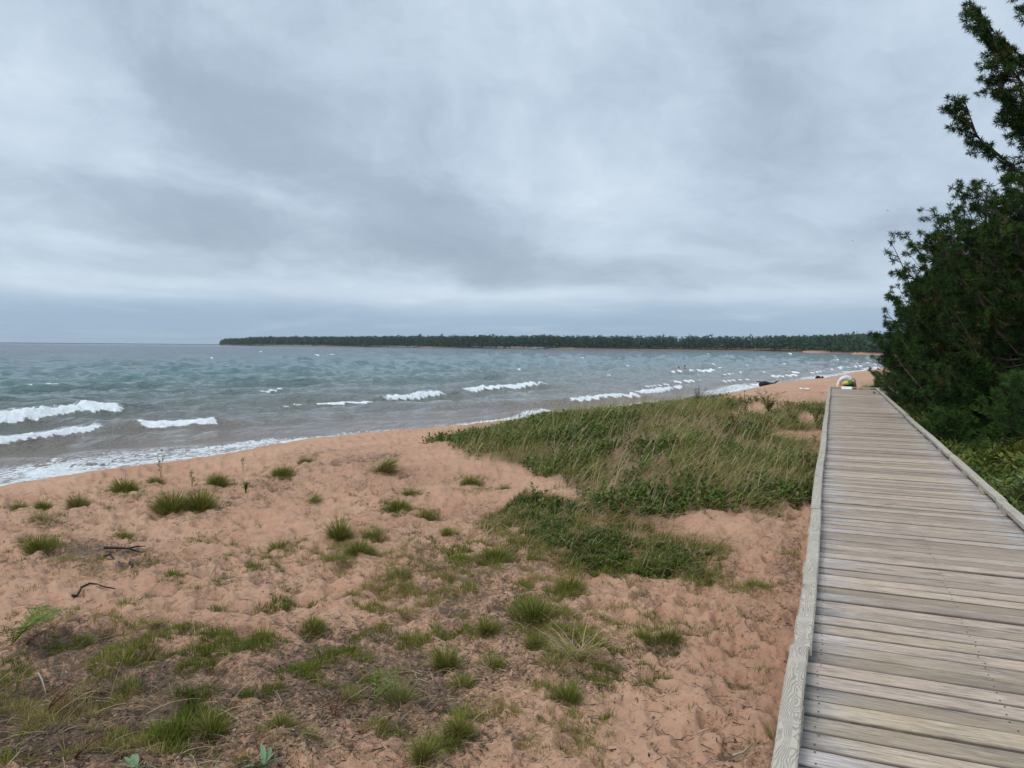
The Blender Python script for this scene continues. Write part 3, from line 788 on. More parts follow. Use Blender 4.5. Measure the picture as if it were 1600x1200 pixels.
for (x0, x1, off) in ((XL0, XL1, 0.0), (XR0, XR1, 1.3)):
    y = -3.2+off; k = 0
    while y < YEND-.1:
        L = min(3.66, YEND-y)
        me = RM[k % 4] if L > 3.6 else rail_mesh(L-.008, 60+k)
        add('rail', me, bw, ((x0+x1)/2+r_.normal(0, .005), y+L/2, .040+abs(r_.normal(0, .003))), (0, r_.normal(0, .012), r_.normal(0, .0009)))
        y += L; k += 1
    y = -1.5+off*.4
    while y < YEND-.2:
        add('rail_block', BLK, bw, ((x0+x1)/2+r_.normal(0, .003), y, .0015)); y += 1.22
# rail across the end, carrying on along the side branch
L = 4.0
em = rail_mesh(L, 77); o = add('rail', em, bw, (XL0+L/2, YEND+.02, .042), (0, 0, -math.pi/2))
for k in range(4): add('rail_block', BLK, bw, (XL0+.25+1.15*k, YEND+.02, .0015), (0, 0, math.pi/2))
em = rail_mesh(2.1, 78); add('rail', em, bw, (XR1+1.05, YEND-1.72, .042), (0, 0, -math.pi/2))
for k in range(2): add('rail_block', BLK, bw, (XR1+.25+1.3*k, YEND-1.72, .0015), (0, 0, math.pi/2))
for x in (XL0+.03, (XL0+XR1)/2, XR1-.03):
    m = MB(); m.box(-.02, .02, -1.8, YEND, -.27, -.041); add('joist', m.mesh('joist', M_DARKWOOD), bw, (x, 0, 0))
m = MB(); m.box(XR1+.03, XR1+2.1, -.02, .02, -.27, -.041); jm = m.mesh('joist', M_DARKWOOD)
for yy in (YEND-1.72, YEND-.9, YEND-.05): add('joist', jm, bw, (0, yy, 0))

# ------------------------------------------------------------------ templates for plants
def tri_fan(parts):
    V_, F_ = [], []; b = 0
    for v, f in parts: V_.append(v); F_.append(np.asarray(f)+b); b += len(v)
    return np.concatenate(V_), np.concatenate(F_)
def blade(h, w, lean, az, x=0, y=0, droop=1.6, seg=3):
    """one curved grass blade: 2*seg+1 verts"""
    t = np.linspace(0, 1, seg+1); r = lean*h*t**droop; zz = h*(t-.35*min(lean, 1.0)*t**2.5)
    ww = w*(1-t**1.5)*.5
    cx, cy2 = x+r*math.cos(az), y+r*math.sin(az); nx, ny = -math.sin(az), math.cos(az)
    a2 = rng.uniform(0, 3.14); nx, ny = math.cos(a2), math.sin(a2)
    v = []
    for i in range(seg): v += [(cx[i]-nx*ww[i], cy2[i]-ny*ww[i], zz[i]), (cx[i]+nx*ww[i], cy2[i]+ny*ww[i], zz[i])]
    v.append((cx[seg], cy2[seg], zz[seg])); f = []
    for i in range(seg-1): f += [(2*i, 2*i+1, 2*i+3), (2*i, 2*i+3, 2*i+2)]
    f.append((2*seg-2, 2*seg-1, 2*seg)); return np.array(v), np.array(f)
BLADES = [blade(1, .03, rng.uniform(.1, .7), 0, seg=3) for _ in range(10)]
BLADES_LEAN = [blade(1, .022, rng.uniform(.35, 1.1), 0, seg=3) for _ in range(10)]
STALK = [blade(1, .012, rng.uniform(.1, .5), 0, seg=4, droop=2) for _ in range(6)]
def leaf_t(l=1.0, w=.45, fold=.12):
    return np.array([(0, 0, 0), (l*.45, w/2, fold), (l, 0, .05), (l*.45, -w/2, fold)], float), np.array([(0, 1, 2), (0, 2, 3)])
LEAF = [leaf_t(1, .5), leaf_t(1, .38, .2), leaf_t(1, .6, .05)]
def sprig(n=9, h=1.0):
    """a little leafy shoot"""
    P = []
    for i in range(n):
        zc = h*(.15+.85*i/n); az = i*2.4+rng.uniform(-.4, .4); lv, lf = leaf_t(rng.uniform(.32, .48), rng.uniform(.17, .26), .04)
        el = rng.uniform(.1, .8); c, s = math.cos(el), math.sin(el)
        v = np.stack([lv[:, 0]*c-lv[:, 2]*s, lv[:, 1], lv[:, 0]*s+lv[:, 2]*c], 1)
        ca, sa = math.cos(az), math.sin(az); v = np.stack([v[:, 0]*ca-v[:, 1]*sa, v[:, 0]*sa+v[:, 1]*ca, v[:, 2]+zc], 1)
        P.append((v, lf))
    st = np.array([(-.012, 0, 0), (.012, 0, 0), (0, .0, h)]); P.append((st, np.array([(0, 1, 2)])))
    return tri_fan(P)
SPRIGS = [sprig(int(rng.integers(6, 10))) for _ in range(8)]

def clump_t(n, sp=.5):
    P = []
    for i in range(n):
        a = rng.uniform(0, 6.28); r = sp*rng.random()**.8; h = rng.uniform(.45, 1.05)*(1.1-.4*r/sp)
        v, f = blade(h, .055, rng.uniform(.15, .9)*(.4+r/sp), a, r*math.cos(a), r*math.sin(a), seg=2); P.append((v, f))
    return tri_fan(P)
CLUMPS = [clump_t(11, .55) for _ in range(8)]
CLUMPW = [clump_t(12, .9) for _ in range(6)]
def tuft_parts(w, h, n, kind='g', lean_az=None, lean=0.0):
    """blades of one grass clump in local space: width w, height h in metres"""
    u = rng.random(n)**.75; a = rng.random(n)*6.283
    r = u*w*.5*.80
    pos = np.stack([r*np.cos(a), r*np.sin(a)*.8, -.015*np.ones(n)], 1)
    hh = h*(1.12-.55*u)*rng.uniform(.45, 1.08, n)
    yaw = a+rng.normal(0, .6, n); tilt = .05+.55*u+rng.normal(0, .12, n)
    if lean_az is not None:
        yaw = lean_az+rng.normal(0, .7, n); tilt = lean+rng.normal(0, .22, n)
    tmpl = BLADES_LEAN if kind in 'md' else BLADES
    return scatter(tmpl, pos, yaw, hh, tilt)
def make_tuft(name, label, cat, group, px, py, wpx, hpx, kind='g'):
    P = hit(px, py); zc = float(project(P[None])[2][0]); w, h = wpx/F*zc*1.05, hpx/F*zc*1.22
    P[2] = gz1(P[0], P[1])-.01
    az = math.radians(rng.uniform(0, 360)); root = empty(name, P, 0)
    tag(root, label, cat, group)
    nb = int(np.clip(220+w*2300*(h/.15)**.3, 140, 1100))
    mat = {'g': M_GRASS, 'y': M_GRASSY, 'd': M_DRY, 'm': M_MARRAM}[kind]
    if kind == 'm': parts = [tuft_parts(w, h, int(nb*.45), 'm', 0.3, .30)]
    elif kind == 'd': parts = [tuft_parts(w, h, nb, 'd', rng.uniform(0, 6), .5)]
    else: parts = [tuft_parts(w, h, nb, kind)]
    # narrow blades: thin them in proportion to their size
    add('green_blades' if kind != 'd' else 'dry_blades', mesh_s('blades', parts, mat), root)
    if kind != 'd':
        add('dry_blades', mesh_s('dry', [tuft_parts(w*1.15, h*.75, int(nb*.22), 'd')], M_DRY), root)
    return root

# ------------------------------------------------------------------ pines
def needle_tuft(n, spread0, spread1, l, w, back=.25):
    vs, fs = [], []
    for i in range(n):
        az = rng.uniform(0, 6.283); th = rng.uniform(spread0, spread1); ll = l*rng.uniform(.8, 1.15)
        d = np.array([math.sin(th)*math.cos(az), math.sin(th)*math.sin(az), math.cos(th)])
        o = np.array([0, 0, -back*l*rng.random()]); p = np.cross(d, rng.normal(size=3)); p /= np.linalg.norm(p)
        b = len(vs); vs += [o-p*w/2, o+d*ll*.45+p*w*.55, o+d*ll]; fs += [(b, b+1, b+2)]
    return np.array(vs), np.array(fs)
NT = [needle_tuft(56, .1, 2.3, .86, .105, .4) for _ in range(6)]
NTB = [needle_tuft(34, .1, 1.15, 1.0, .11, 1.1) for _ in range(6)]
def make_pine(label, base, height, radius, seed, open_=False, young=False, low=.12, tuft=.15, side=None, dens=1.0, lean=(0, 0), start_az=None):
    r = np.random.default_rng(seed); root = empty('pine_tree', base)
    tag(root, label, 'pine tree', 'pine trees beside the boardwalk')
    tr = MB(); n = 10; ax = []
    for i in range(n+1):
        t = i/n; ax.append((lean[0]*t*height+.06*math.sin(t*5+seed), lean[1]*t*height+.06*math.cos(t*4+seed), t*height*.985-.2*(1-t)))
    R0 = .020*height*(.8 if young else 1.0)
    tr.tube(ax, [R0*(1-.92*i/n)+.006 for i in range(n+1)], 8)
    add('trunk', tr.mesh('trunk', M_BARK, True), root)
    def trunk_at(t):
        f = t*n; i = min(int(f), n-1); q = f-i; a, b = np.array(ax[i]), np.array(ax[i+1]); return a+(b-a)*q
    br = MB(); tp, ta, ts, trr = [], [], [], []
    z = low*height
    while z < height*.97:
        t = z/height; env = (math.sin(math.pi*min(1, (1-t)*1.25+.02)**.75*.5)) if not open_ else max(.15, 1-((t-.50)/.36)**2)
        env *= (.75+.5*r.random()); k = int(r.integers(4, 7)) if not open_ else int(r.integers(3, 6)); a0 = r.uniform(0, 6.28)
        for j in range(k):
            az = a0+j*6.283/k+r.normal(0, .25); Lb = radius*env*r.uniform(.65, 1.1)+.12
            P0 = trunk_at(t); up = r.uniform(-.15, .35)+.5*t; pts = []
            dirv = np.array([math.cos(az), math.sin(az), 0]); m_ = 6; curl = r.uniform(.15, .55)
            for q in range(m_+1):
                s = q/m_; pts.append(P0+dirv*Lb*s+np.array([0, 0, Lb*(up*s+curl*s*s-.22*math.sin(s*3.1))])+r.normal(0, .02*Lb, 3)*(s > 0))
            rad0 = max(.008, .022*Lb)*(1.0 if not young else .7)
            br.tube(pts, [rad0*(1-.8*q/m_) for q in range(m_+1)], 4)
            nt_ = max(3, int(Lb/(tuft*1.15)*dens)); sub = max(2, int(nt_))
            for q in range(sub):
                s = r.uniform(.28, 1.0)**.8 if not open_ else r.uniform(.35, 1.0)**.7
                i2 = min(int(s*m_), m_-1); fq = s*m_-i2; pb = pts[i2]*(1-fq)+pts[i2+1]*fq
                tl = (1-s*.55)*Lb*.42*r.uniform(.3, 1.0)+tuft*.4; sgn = 1 if q % 2 else -1
                td = dirv*(.75)+np.array([-dirv[1], dirv[0], 0])*sgn*r.uniform(.3, 1.1)+np.array([0, 0, r.uniform(-.05, .75)])
                td /= np.linalg.norm(td); pe = pb+td*tl
                br.tube([pb, (pb+pe)/2+r.normal(0, .03*tl, 3), pe], [rad0*.35+.002, rad0*.25+.002, .003], 3)
                m2 = int(np.clip(tl/(tuft*1.15), 1, 4))
                for u in range(m2):
                    f_ = 1-u/m2*.85; sd_ = r.normal(0, .35, 3)
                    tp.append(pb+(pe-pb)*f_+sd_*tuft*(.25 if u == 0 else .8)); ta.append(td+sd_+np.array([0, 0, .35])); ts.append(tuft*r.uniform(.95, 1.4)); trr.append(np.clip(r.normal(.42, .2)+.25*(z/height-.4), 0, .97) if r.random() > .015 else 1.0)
            tp.append(pts[-1]); ta.append(dirv+np.array([0, 0, .6])); ts.append(tuft*1.1); trr.append(.6)
        z += height*(.035 if not young else .075)*r.uniform(.8, 1.2)*(1.0 if height > 5 else 1.1)
    tp.append(trunk_at(1.0)); ta.append(np.array([0, 0, 1.])); ts.append(tuft*1.3); trr.append(.6)
    # short dead snags low on the stem
    if not young:
        for _ in range(10):
            t = r.uniform(.03, low+.12); P0 = trunk_at(t); az = r.uniform(0, 6.28); l = r.uniform(.5, 1.3)
            d = np.array([math.cos(az), math.sin(az), r.uniform(-.2, .25)])
            br.tube([P0, P0+d*l*.5+r.normal(0, .05, 3), P0+d*l+r.normal(0, .12, 3)], [.018, .011, .004], 4)
    add('branches', br.mesh('branches', M_BARK, True), root)
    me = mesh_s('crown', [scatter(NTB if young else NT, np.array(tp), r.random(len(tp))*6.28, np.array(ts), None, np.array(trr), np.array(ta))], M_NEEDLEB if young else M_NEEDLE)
    add('crown', me, root); return root, len(tp)
PINES = [  # label, px, depth, height, radius, seed, options
 ('farthest left dark pine whose branch tips stick out towards the lake', 1463, 31, 5.1, 1.75, 1, dict(tuft=.18, low=.03, dens=1.25)),
 ('dark pine between the leftmost one and the one with upright shoots', 1492, 27.5, 5.9, 2.0, 2, dict(tuft=.17, low=.03)),
 ('mid height pine with upright shoots standing against the sky below the tall one', 1528, 22.5, 6.75, 2.1, 3, dict(tuft=.165, low=.10, dens=1.1)),
 ('tallest pine with open tufted limbs reaching in from the right edge', 1728, 20, 14.5, 3.5, 4, dict(tuft=.165, low=.475, open_=True, dens=1.9)),
 ('bushy lighter green pine at the right edge below the tall one', 1612, 16.5, 5.6, 2.1, 5, dict(tuft=.14, low=.08)),
 ('dark pine filling the gap behind the slender bare trunk', 1560, 27, 6.3, 2.6, 6, dict(tuft=.18, low=.03, dens=.75)),
 ('dark pine deep in the wood behind the leftmost pines', 1500, 34, 5.9, 2.3, 7, dict(tuft=.19, low=.03, dens=.7)),
 ('dark pine half cut off by the right edge, behind the bushy lighter one', 1640, 26, 7.6, 2.6, 8, dict(tuft=.18, low=.03, dens=.75)),
]
tot = 0
for lab, px, zc, hgt, rad, sd_, kw in PINES:
    p = atz(px, zc); p[2] = gz1(p[0], p[1]); o, n_ = make_pine(lab, p, hgt, rad, sd_, **kw); tot += n_
YOUNG = [('small bluish young pine nearest the lake beside the end of the walk', 1398, 30.5, 1.35, .65),
 ('waist high bluish young pine second from the end of the walk', 1425, 27, 1.8, .85),
 ('tall bluish young pine standing in front of the leftmost dark pine', 1445, 25, 2.3, .9),
 ('round bluish young pine among the trunks in mid wood', 1490, 21.5, 1.5, .9),
 ('spreading young pine at the right, under the bushy lighter pine', 1575, 16.6, 1.45, .9),
 ('young pine cut by the right edge above the pale leafy plant', 1618, 14.0, 1.5, .8),
 ('low young pine beside the orange leaves near the rail', 1490, 16.2, .6, .4),
 ('young pine behind the orange leaves, left of the spreading one', 1520, 18.5, 1.5, .95)]
for i_, (lab, px, zc, hgt, rad) in enumerate(YOUNG):
    p = atz(px, zc); p[2] = gz1(p[0], p[1]); o, n_ = make_pine(lab, p, hgt, rad, 40+i_, young=True, low=.05, tuft=.11); tot += n_
    o['group'] = 'young pines under the tall ones'; o['category'] = 'young pine'
print('needle tufts', tot)

# ------------------------------------------------------------------ woods behind: too dense to count
def crown_blob(n, seed):
    """ragged conifer/broadleaf crown of many small leaf clumps; unit height, base at z=0"""
    r = np.random.default_rng(seed); P = []
    for i in range(n):
        t = r.random()**.85; rad = .34*(1-t**2.6)**.8+.02; rad *= .65+.5*r.random(); a = r.uniform(0, 6.28)
        c = np.array([rad*math.cos(a), rad*math.sin(a), .10+.90*t]); s = .070*(1.25-t*.6)
        v = c+r.normal(0, s, (3, 3)); P.append((v, np.array([(0, 1, 2)])))
    return tri_fan(P)
CR = [crown_blob(64, 500+i) for i in range(8)]
fp, fs_, fr = [], [], []
i0 = len(near_px)+3
seg = SHp[i0-1:-2]
for a, b in zip(seg[:-1], seg[1:]):
    L = np.linalg.norm(b-a); t = (b-a)/L; nn = np.array([t[1], -t[0]])   # inland side
    d0 = np.linalg.norm((a+b)/2)
    if shore_d(np.array([((a+b)/2+nn*10)[0]]), np.array([((a+b)/2+nn*10)[1]]))[0] < 0: nn = -nn
    step = 2.4+d0*.0020; n = int(L/step)+1
    for row in range(6):
        for k in range(n):
            q = a+t*L*(k+rng.random())/n+nn*((24 if d0 < 500 else 10)+row*6.5+rng.normal(0, 1.5))
            hh = np.interp(d0, [300, 600, 900, 1300, 2000], [11, 13.5, 15, 18, 20])*rng.uniform(.78, 1.03)
            hh *= np.interp(np.linalg.norm(q-SHp[-5]), [0, 40, 160], [.35, .7, 1.0]) if d0 > 1000 else 1.0
            if rng.random() < .02: hh *= 1.16
            fp.append((q[0], q[1], 0)); fs_.append((hh*1.0, hh*1.0, hh*.96)); fr.append(np.clip(rng.normal(.5, .22)+.5*(float(vn(np.array([q[0]/60]), np.array([q[1]/60]), 9)[0])-.5), 0, 1))
fp = np.array(fp); dd_ = shore_d(fp[:, 0], fp[:, 1]); k_ = dd_ > 6; fp = fp[k_]; fs_ = np.array(fs_)[k_]; fr = np.array(fr)[k_]
fp[:, 2] = ground_z(fp[:, 0], fp[:, 1], False)-.4
far_wood = add('far_forest', mesh_s('far_forest', [scatter(CR, fp, rng.random(len(fp))*6.28, fs_, None, fr)], M_FAR))
tag(far_wood, 'dark forest along the far side of the bay', None, None, 'stuff')
# wood behind the pines on the right
q = []
while len(q) < 420:
    x = rng.uniform(5.5, 60); y_ = rng.uniform(6, 170)
    if x < 5.5+max(0, y_-36)*.15+ (0 if y_ > 12 else 4): continue
    px_, py_, z_ = project(np.array([[x, y_, 1.]]))
    q.append((x, y_, 1.0))
q = np.array(q); dq = shore_d(q[:, 0], q[:, 1]); q = q[dq > 17]; q[:, 2] = ground_z(q[:, 0], q[:, 1], False)-.3
pxq, _, zq = project(q); lim = np.where(pxq < 1480, 3.4+zq*.05, 6.2+zq*.05); hh = lim*rng.uniform(.75, 1.0, len(q))
bw_tris = [crown_blob(240, 600+i) for i in range(4)]
wood = add('wood_behind_pines', mesh_s('wood_behind_pines', [scatter(bw_tris, q, rng.random(len(q))*6.28, np.stack([hh*.75, hh*.75, hh], 1), None, rng.random(len(q))*.5)], M_NEEDLE))
tag(wood, 'dark wood closing in behind the pines', None, None, 'stuff')

# ------------------------------------------------------------------ dune cover
def sample_poly(n, poly):
    poly = np.array(poly); lo, hi = poly.min(0), poly.max(0); out = []
    P = rng.uniform(lo, hi, (n*3, 2)); s = poly_sd(P[:, 0], P[:, 1], poly); return P, s
def place(P):
    z = ground_z(P[:, 0], P[:, 1]); return np.column_stack([P, z])
def veg_at(P3):
    l, v = masks(P3[:, 0], P3[:, 1], P3[:, 2], None); return l, v
WIND = math.radians(25)          # grass leans to the right, away from the lake
P, s = sample_poly(90000, DUNE); k_ = s > -.9; P = place(P[k_]); l, v = veg_at(P)
patch = fbm(P[:, 0]*.7, P[:, 1]*.7, 3, 201); P_, v_, pt = P, v, patch
# low creeping shrubs: leafy sprigs
k_ = (rng.random(len(P)) < v*(.10+.90*ss(pt, .42, .56))); A = P[k_]; A = A[:19000]
parts = [scatter(SPRIGS, A-[0, 0, .02], rng.random(len(A))*6.28, rng.uniform(.07, .19, len(A)), rng.uniform(0, .8, len(A)), np.clip(rng.normal(.42, .25, len(A)), 0, 1))]
Pm, sm = sample_poly(9000, MATP); ed_ = sm+(fbm(Pm[:, 0]*3, Pm[:, 1]*3, 3, 32)-.5)*.9; Pm = place(Pm[ed_ > .02*rng.random(len(sm))]); Pm = Pm[rng.random(len(Pm)) < ss(fbm(Pm[:, 0]*3.0, Pm[:, 1]*3.0, 3, 31), .40, .60)*.8][:4600]
parts.append(scatter(SPRIGS, Pm-[0, 0, .02], rng.random(len(Pm))*6.28, rng.uniform(.04, .095, len(Pm)), rng.uniform(0, .9, len(Pm)), np.clip(rng.normal(.35, .22, len(Pm)), 0, .95)))
print('shrub sprigs', len(A), len(Pm))
o = add('creeping_shrubs', mesh_s('creeping_shrubs', parts, M_SHRUB)); tag(o, 'dark green creeping shrubs covering the dune', None, None, 'stuff')
# beach grass, greener on the crest, leaning with the wind
P = P_[rng.permutation(len(P_))]; l, v = veg_at(P); pt = fbm(P[:, 0]*.6+4, P[:, 1]*.6, 3, 211)
k_ = rng.random(len(P)) < v*(.12+.95*ss(pt, .46, .58)); A = P[k_][:40000]; n = len(A)
o = add('dune_grass', mesh_s('dune_grass', [scatter(BLADES_LEAN, A-[0, 0, .03], WIND+rng.normal(0, .7, n), rng.uniform(.10, .44, n), .16+rng.normal(0, .30, n), np.clip(rng.normal(.50, .28, n), 0, 1))], M_MARRAM))
tag(o, 'green beach grass leaning in the wind on the dune', None, None, 'stuff')
print('dune grass', n)
P = P[rng.permutation(len(P))]; l, v = veg_at(P); pt = fbm(P[:, 0]*.8+14, P[:, 1]*.8, 3, 221)
pxq, pyq, _ = project(P)
warm = np.clip(np.exp(-(((pxq-1080)/190)**2+((pyq-768)/34)**2))*1.6+np.exp(-(((pxq-880)/80)**2+((pyq-715)/30)**2))*.8+ss(pt, .45, .62)*.6+.06, 0, 1)
k_ = rng.random(len(P)) < v*warm; A = P[k_][:30000]; n = len(A)
parts = [scatter(BLADES_LEAN, A-[0, 0, .03], WIND+rng.normal(0, .9, n), rng.uniform(.14, .38, n), .55+rng.normal(0, .40, n), np.clip(rng.normal(.58, .25, n), 0, 1))]
Pn, sn = sample_poly(3000, MATP); Pn = place(Pn[sn > -.6]); nn3 = len(Pn)
parts.append(scatter(BLADES_LEAN, Pn, WIND+rng.normal(0, 1.0, nn3), rng.uniform(.08, .26, nn3), .6+rng.normal(0, .4, nn3), rng.random(nn3)))
Pg, sg_ = sample_poly(900, MATP); Pg = place(Pg[(sg_ > -.35)]); ng = len(Pg)
mat_turf = scatter(CLUMPS, Pg-[0, 0, .01], rng.random(ng)*6.28, rng.uniform(.06, .14, ng), None, np.clip(rng.normal(.5, .25, ng), 0, 1))
k_ = rng.random(len(P)) < v*.035; A = P[k_][:1200]; n2 = len(A)
parts.append(scatter(STALK, A, WIND+rng.normal(0, .6, n2), rng.uniform(.45, .75, n2), .25+rng.normal(0, .2, n2), rng.uniform(.6, 1, n2)))
o = add('dry_dune_grass', mesh_s('dry_dune_grass', parts, M_DRY)); tag(o, 'straw coloured dead grass stems tangled over the dune', None, None, 'stuff')
print('dry', n, n2)

# ------------------------------------------------------------------ sparse turf and litter in the foreground
TURF = [(60,1150,180,70,.55),(300,1150,160,60,.7),(250,1080,130,50,.6),(170,1030,110,30,.6),(560,870,90,30,.55),(770,870,120,30,.6),(700,930,170,40,.55),(860,930,110,50,.6),(850,960,90,40,.5),(640,1060,170,60,.6),
        (430,930,60,30,.5),(350,960,80,25,.4),(700,1030,130,50,.5),(880,1000,80,50,.5),(470,1120,70,40,.35),(760,1110,70,30,.35),(930,890,80,30,.6),(1010,890,60,22,.6),(85,850,70,24,.7),(110,790,90,16,.4),
        (900,850,110,30,.8),(840,820,70,25,.6),(1050,905,90,14,.35),(480,980,70,25,.3),(560,1000,90,40,.35),(290,1180,120,40,.6),(590,830,60,20,.35),(1240,850,20,40,.35),(660,1150,60,60,.45),(820,1090,60,40,.3)]
TURF += [(px, py, w*1.0+8, h*.40+8, .5) for px, py, w, h, kd, lab in T]
TURF += [(560,1000,520,200,.52),(150,1080,200,120,.45),(820,930,170,90,.45),(300,900,200,60,.25),(300,790,200,40,.22)]
n = 200000
A_ = rng.uniform(-38, 28, n); dnn = rng.uniform(.11, .64, n); R_ = (EZ-ZS)/dnn
A_ = np.radians(A_); X = R_*(np.sin(A_)*cy-np.cos(A_)*sy_); Y = R_*(np.sin(A_)*sy_+np.cos(A_)*cy)
ok = (X < -.24) & (poly_sd(X, Y, DUNE) < .2); X, Y = X[ok], Y[ok]
C = place(np.column_stack([X, Y])); dC = shore_d(C[:, 0], C[:, 1]); C = C[dC > 2.2]
px_, py_, zc_ = project(C)
dens = np.clip(img_ell(px_, py_, TURF)*1.5, 0, 1); cl = ss(fbm(C[:, 0]*5.2, C[:, 1]*5.2, 3, 301)*.7+fbm(C[:, 0]*1.5, C[:, 1]*1.5, 2, 302)*.3, .50, .60)
w_ = dens*cl*(zc_/4.0)**0; k_ = rng.random(len(C)) < w_*.62*(zc_/5.0)**1.0; G = C[k_][:22000]; n = len(G)
yw = rng.random(n)*6.28
gr = fbm(G[:, 0]*1.3, G[:, 1]*1.3, 2, 310)
hh_ = rng.uniform(.028, .080, n)*(.7+.8*dens[k_][:22000]*cl[k_][:22000])
parts = [scatter(CLUMPS, G-[0, 0, .008], yw, hh_, None, np.clip(gr*1.9-.34+rng.normal(0, .20, n), 0, 1))]
o = add('short_turf', mesh_s('short_turf', parts+[mat_turf], M_GRASS)); tag(o, 'thin short grass growing through the sand in the foreground', None, None, 'stuff')
k_ = rng.random(len(C)) < (img_ell(px_, py_, LIT)*.30+dens*.12+.004); G = C[k_][:34000]; n2 = len(G)
parts = [scatter(BLADES_LEAN, G, rng.random(n2)*6.28, rng.uniform(.05, .20, n2), 1.15+rng.normal(0, .25, n2), rng.random(n2))]
k_ = rng.random(len(C)) < (img_ell(px_, py_, [(120,1120,200,90,1),(300,1100,160,80,.8),(900,1010,90,50,1),(1000,860,120,60,.6),(500,1150,120,60,.4)])*.005); G = C[k_][:420]; n3 = len(G)
parts.append(scatter(STALK, G, rng.normal(.6, .7, n3), rng.uniform(.18, .45, n3), .75+rng.normal(0, .3, n3), rng.uniform(.5, 1, n3)))
o = add('dry_grass_strands', mesh_s('dry_grass_strands', parts, M_DRY)); tag(o, 'dead grass strands lying over the foreground sand', None, None, 'stuff')
# dark crumbs, twigs, leaves
def twig_t():
    v, f = [], []; pts = [np.array([0, 0, .01])]; d = np.array([1., 0, 0])
    for i in range(2): d = d+rng.normal(0, .4, 3)*[1, 1, .2]; d /= np.linalg.norm(d); pts.append(pts[-1]+d/2)
    for i, p in enumerate(pts):
        w = .035*(1-.35*i); v += [p+[0, -w, 0], p+[0, w, 0], p+[0, 0, w*1.6]]
    for i in range(2):
        for j in range(3): a, b = i*3+j, i*3+(j+1) % 3; f += [(a, b, b+3), (a, b+3, a+3)]
    return np.array(v), np.array(f)
TW = [twig_t() for _ in range(8)]
pool = ss(fbm(C[:, 0]*1.6, C[:, 1]*1.6, 3, 320), .42, .60)
k_ = rng.random(len(C)) < (img_ell(px_, py_, LIT)*.30*pool+.030*pool+.006); G = C[k_][:26000]; n4 = len(G)
parts = [scatter(TW, G, rng.random(n4)*6.28, rng.uniform(.015, .085, n4), rng.normal(0, .15, n4), rng.random(n4)**1.6)]
k_ = rng.random(len(C)) < (img_ell(px_, py_, LIT)*.16*pool+.004); G = C[k_][:14000]; n5 = len(G)
parts.append(scatter(LEAF, G+[0, 0, .004], rng.random(n5)*6.28, rng.uniform(.012, .035, n5), rng.normal(0, .4, n5), rng.random(n5)**1.4))
o = add('plant_litter', mesh_s('plant_litter', parts, M_LITTER)); tag(o, 'dark twigs and leaf crumbs scattered on the sand', None, None, 'stuff')
print('turf', n, n2, n3, 'litter', n4, n5)

# ------------------------------------------------------------------ undergrowth right of the boardwalk
n = 60000; X = rng.uniform(1.80, 9.5, n); Y = rng.uniform(3.5, 36, n)**1.0
C2 = place(np.column_stack([X, Y])); px2, py2, z2 = project(C2)
k_ = (px2 < 1720) & (rng.random(n) < np.clip(14/z2, .2, 1)); C2 = C2[k_]; px2 = px2[k_]
pt = fbm(C2[:, 0]*.9, C2[:, 1]*.9, 3, 400)
edge_h = ss(C2[:, 0], 1.75, 2.6)
A = C2[(rng.random(len(C2)) < .75)][:26000]; e_ = ss(A[:, 0], 1.75, 3.2); p_ = fbm(A[:, 0]*.9, A[:, 1]*.9, 3, 400); n = len(A)
h_ = rng.uniform(.14, .30, n)*(.8+.9*e_*ss(p_, .4, .6))
parts = [scatter(SPRIGS, A-[0, 0, .02], rng.random(n)*6.28, h_, rng.uniform(0, .6, n), np.clip(p_*1.1-.12+rng.normal(0, .18, n), 0, .98))]
o = add('undergrowth', mesh_s('undergrowth', parts, M_UNDER)); tag(o, 'low leafy undergrowth between the boardwalk and the pines', None, None, 'stuff')
B_ = C2[rng.random(len(C2)) < .35][:12000]; n2 = len(B_)
o = add('undergrowth_grass', mesh_s('undergrowth_grass', [scatter(BLADES_LEAN, B_, rng.normal(0, 1.5, n2), rng.uniform(.22, .52, n2), rng.uniform(0, .6, n2), np.clip(rng.normal(.4, .3, n2), 0, 1))], M_GRASSY))
tag(o, 'tall grass growing through the undergrowth right of the rail', None, None, 'stuff')
print('undergrowth', n, n2)
def leafy_plant(name, label, cat, P, h, n_st, mat, ls=.12, spread=.25, group=None, wl=.4):
    root = empty(name, P); tag(root, label, cat, group); st = MB(); pos, ax_, sc_ = [], [], []
    for i in range(n_st):
        a = rng.uniform(0, 6.28); hh = h*rng.uniform(.65, 1.05); tip = Vector((math.cos(a)*spread*rng.uniform(.2, 1), math.sin(a)*spread*rng.uniform(.2, 1), hh))
        mid = Vector((tip.x*.35, tip.y*.35, hh*.55)); st.tube([(0, 0, -.02), mid, tip], [.006, .005, .002], 4)
        for k in range(int(6+hh*18)):
            s = rng.uniform(.2, 1); b = (mid*(s/.55) if s < .55 else mid+(tip-mid)*((s-.55)/.45)); az = k*2.4+rng.normal(0, .3)
            pos.append(tuple(b)); ax_.append(az); sc_.append(ls*rng.uniform(.6, 1.1)*(1.15-s*.5))
    add('stem', st.mesh('stem', M_MARRAM), root); pos = np.array(pos); n = len(pos)
    add('leaves', mesh_s('leaves', [scatter([leaf_t(1, wl, .1)], pos, np.array(ax_), np.array(sc_), rng.uniform(-.7, .2, n))], mat), root); return root
def gp(px, zc):
    p = atz(px, zc); p[2] = gz1(p[0], p[1]); return p
M_PALE = leaf_material('pale_leaf', [(0, (.14,.19,.07)), (1, (.30,.33,.15))])
M_ORANGE = leaf_material('orange_leaf', [(0, (.24,.10,.045)), (.5, (.34,.20,.09)), (1, (.22,.20,.06))])
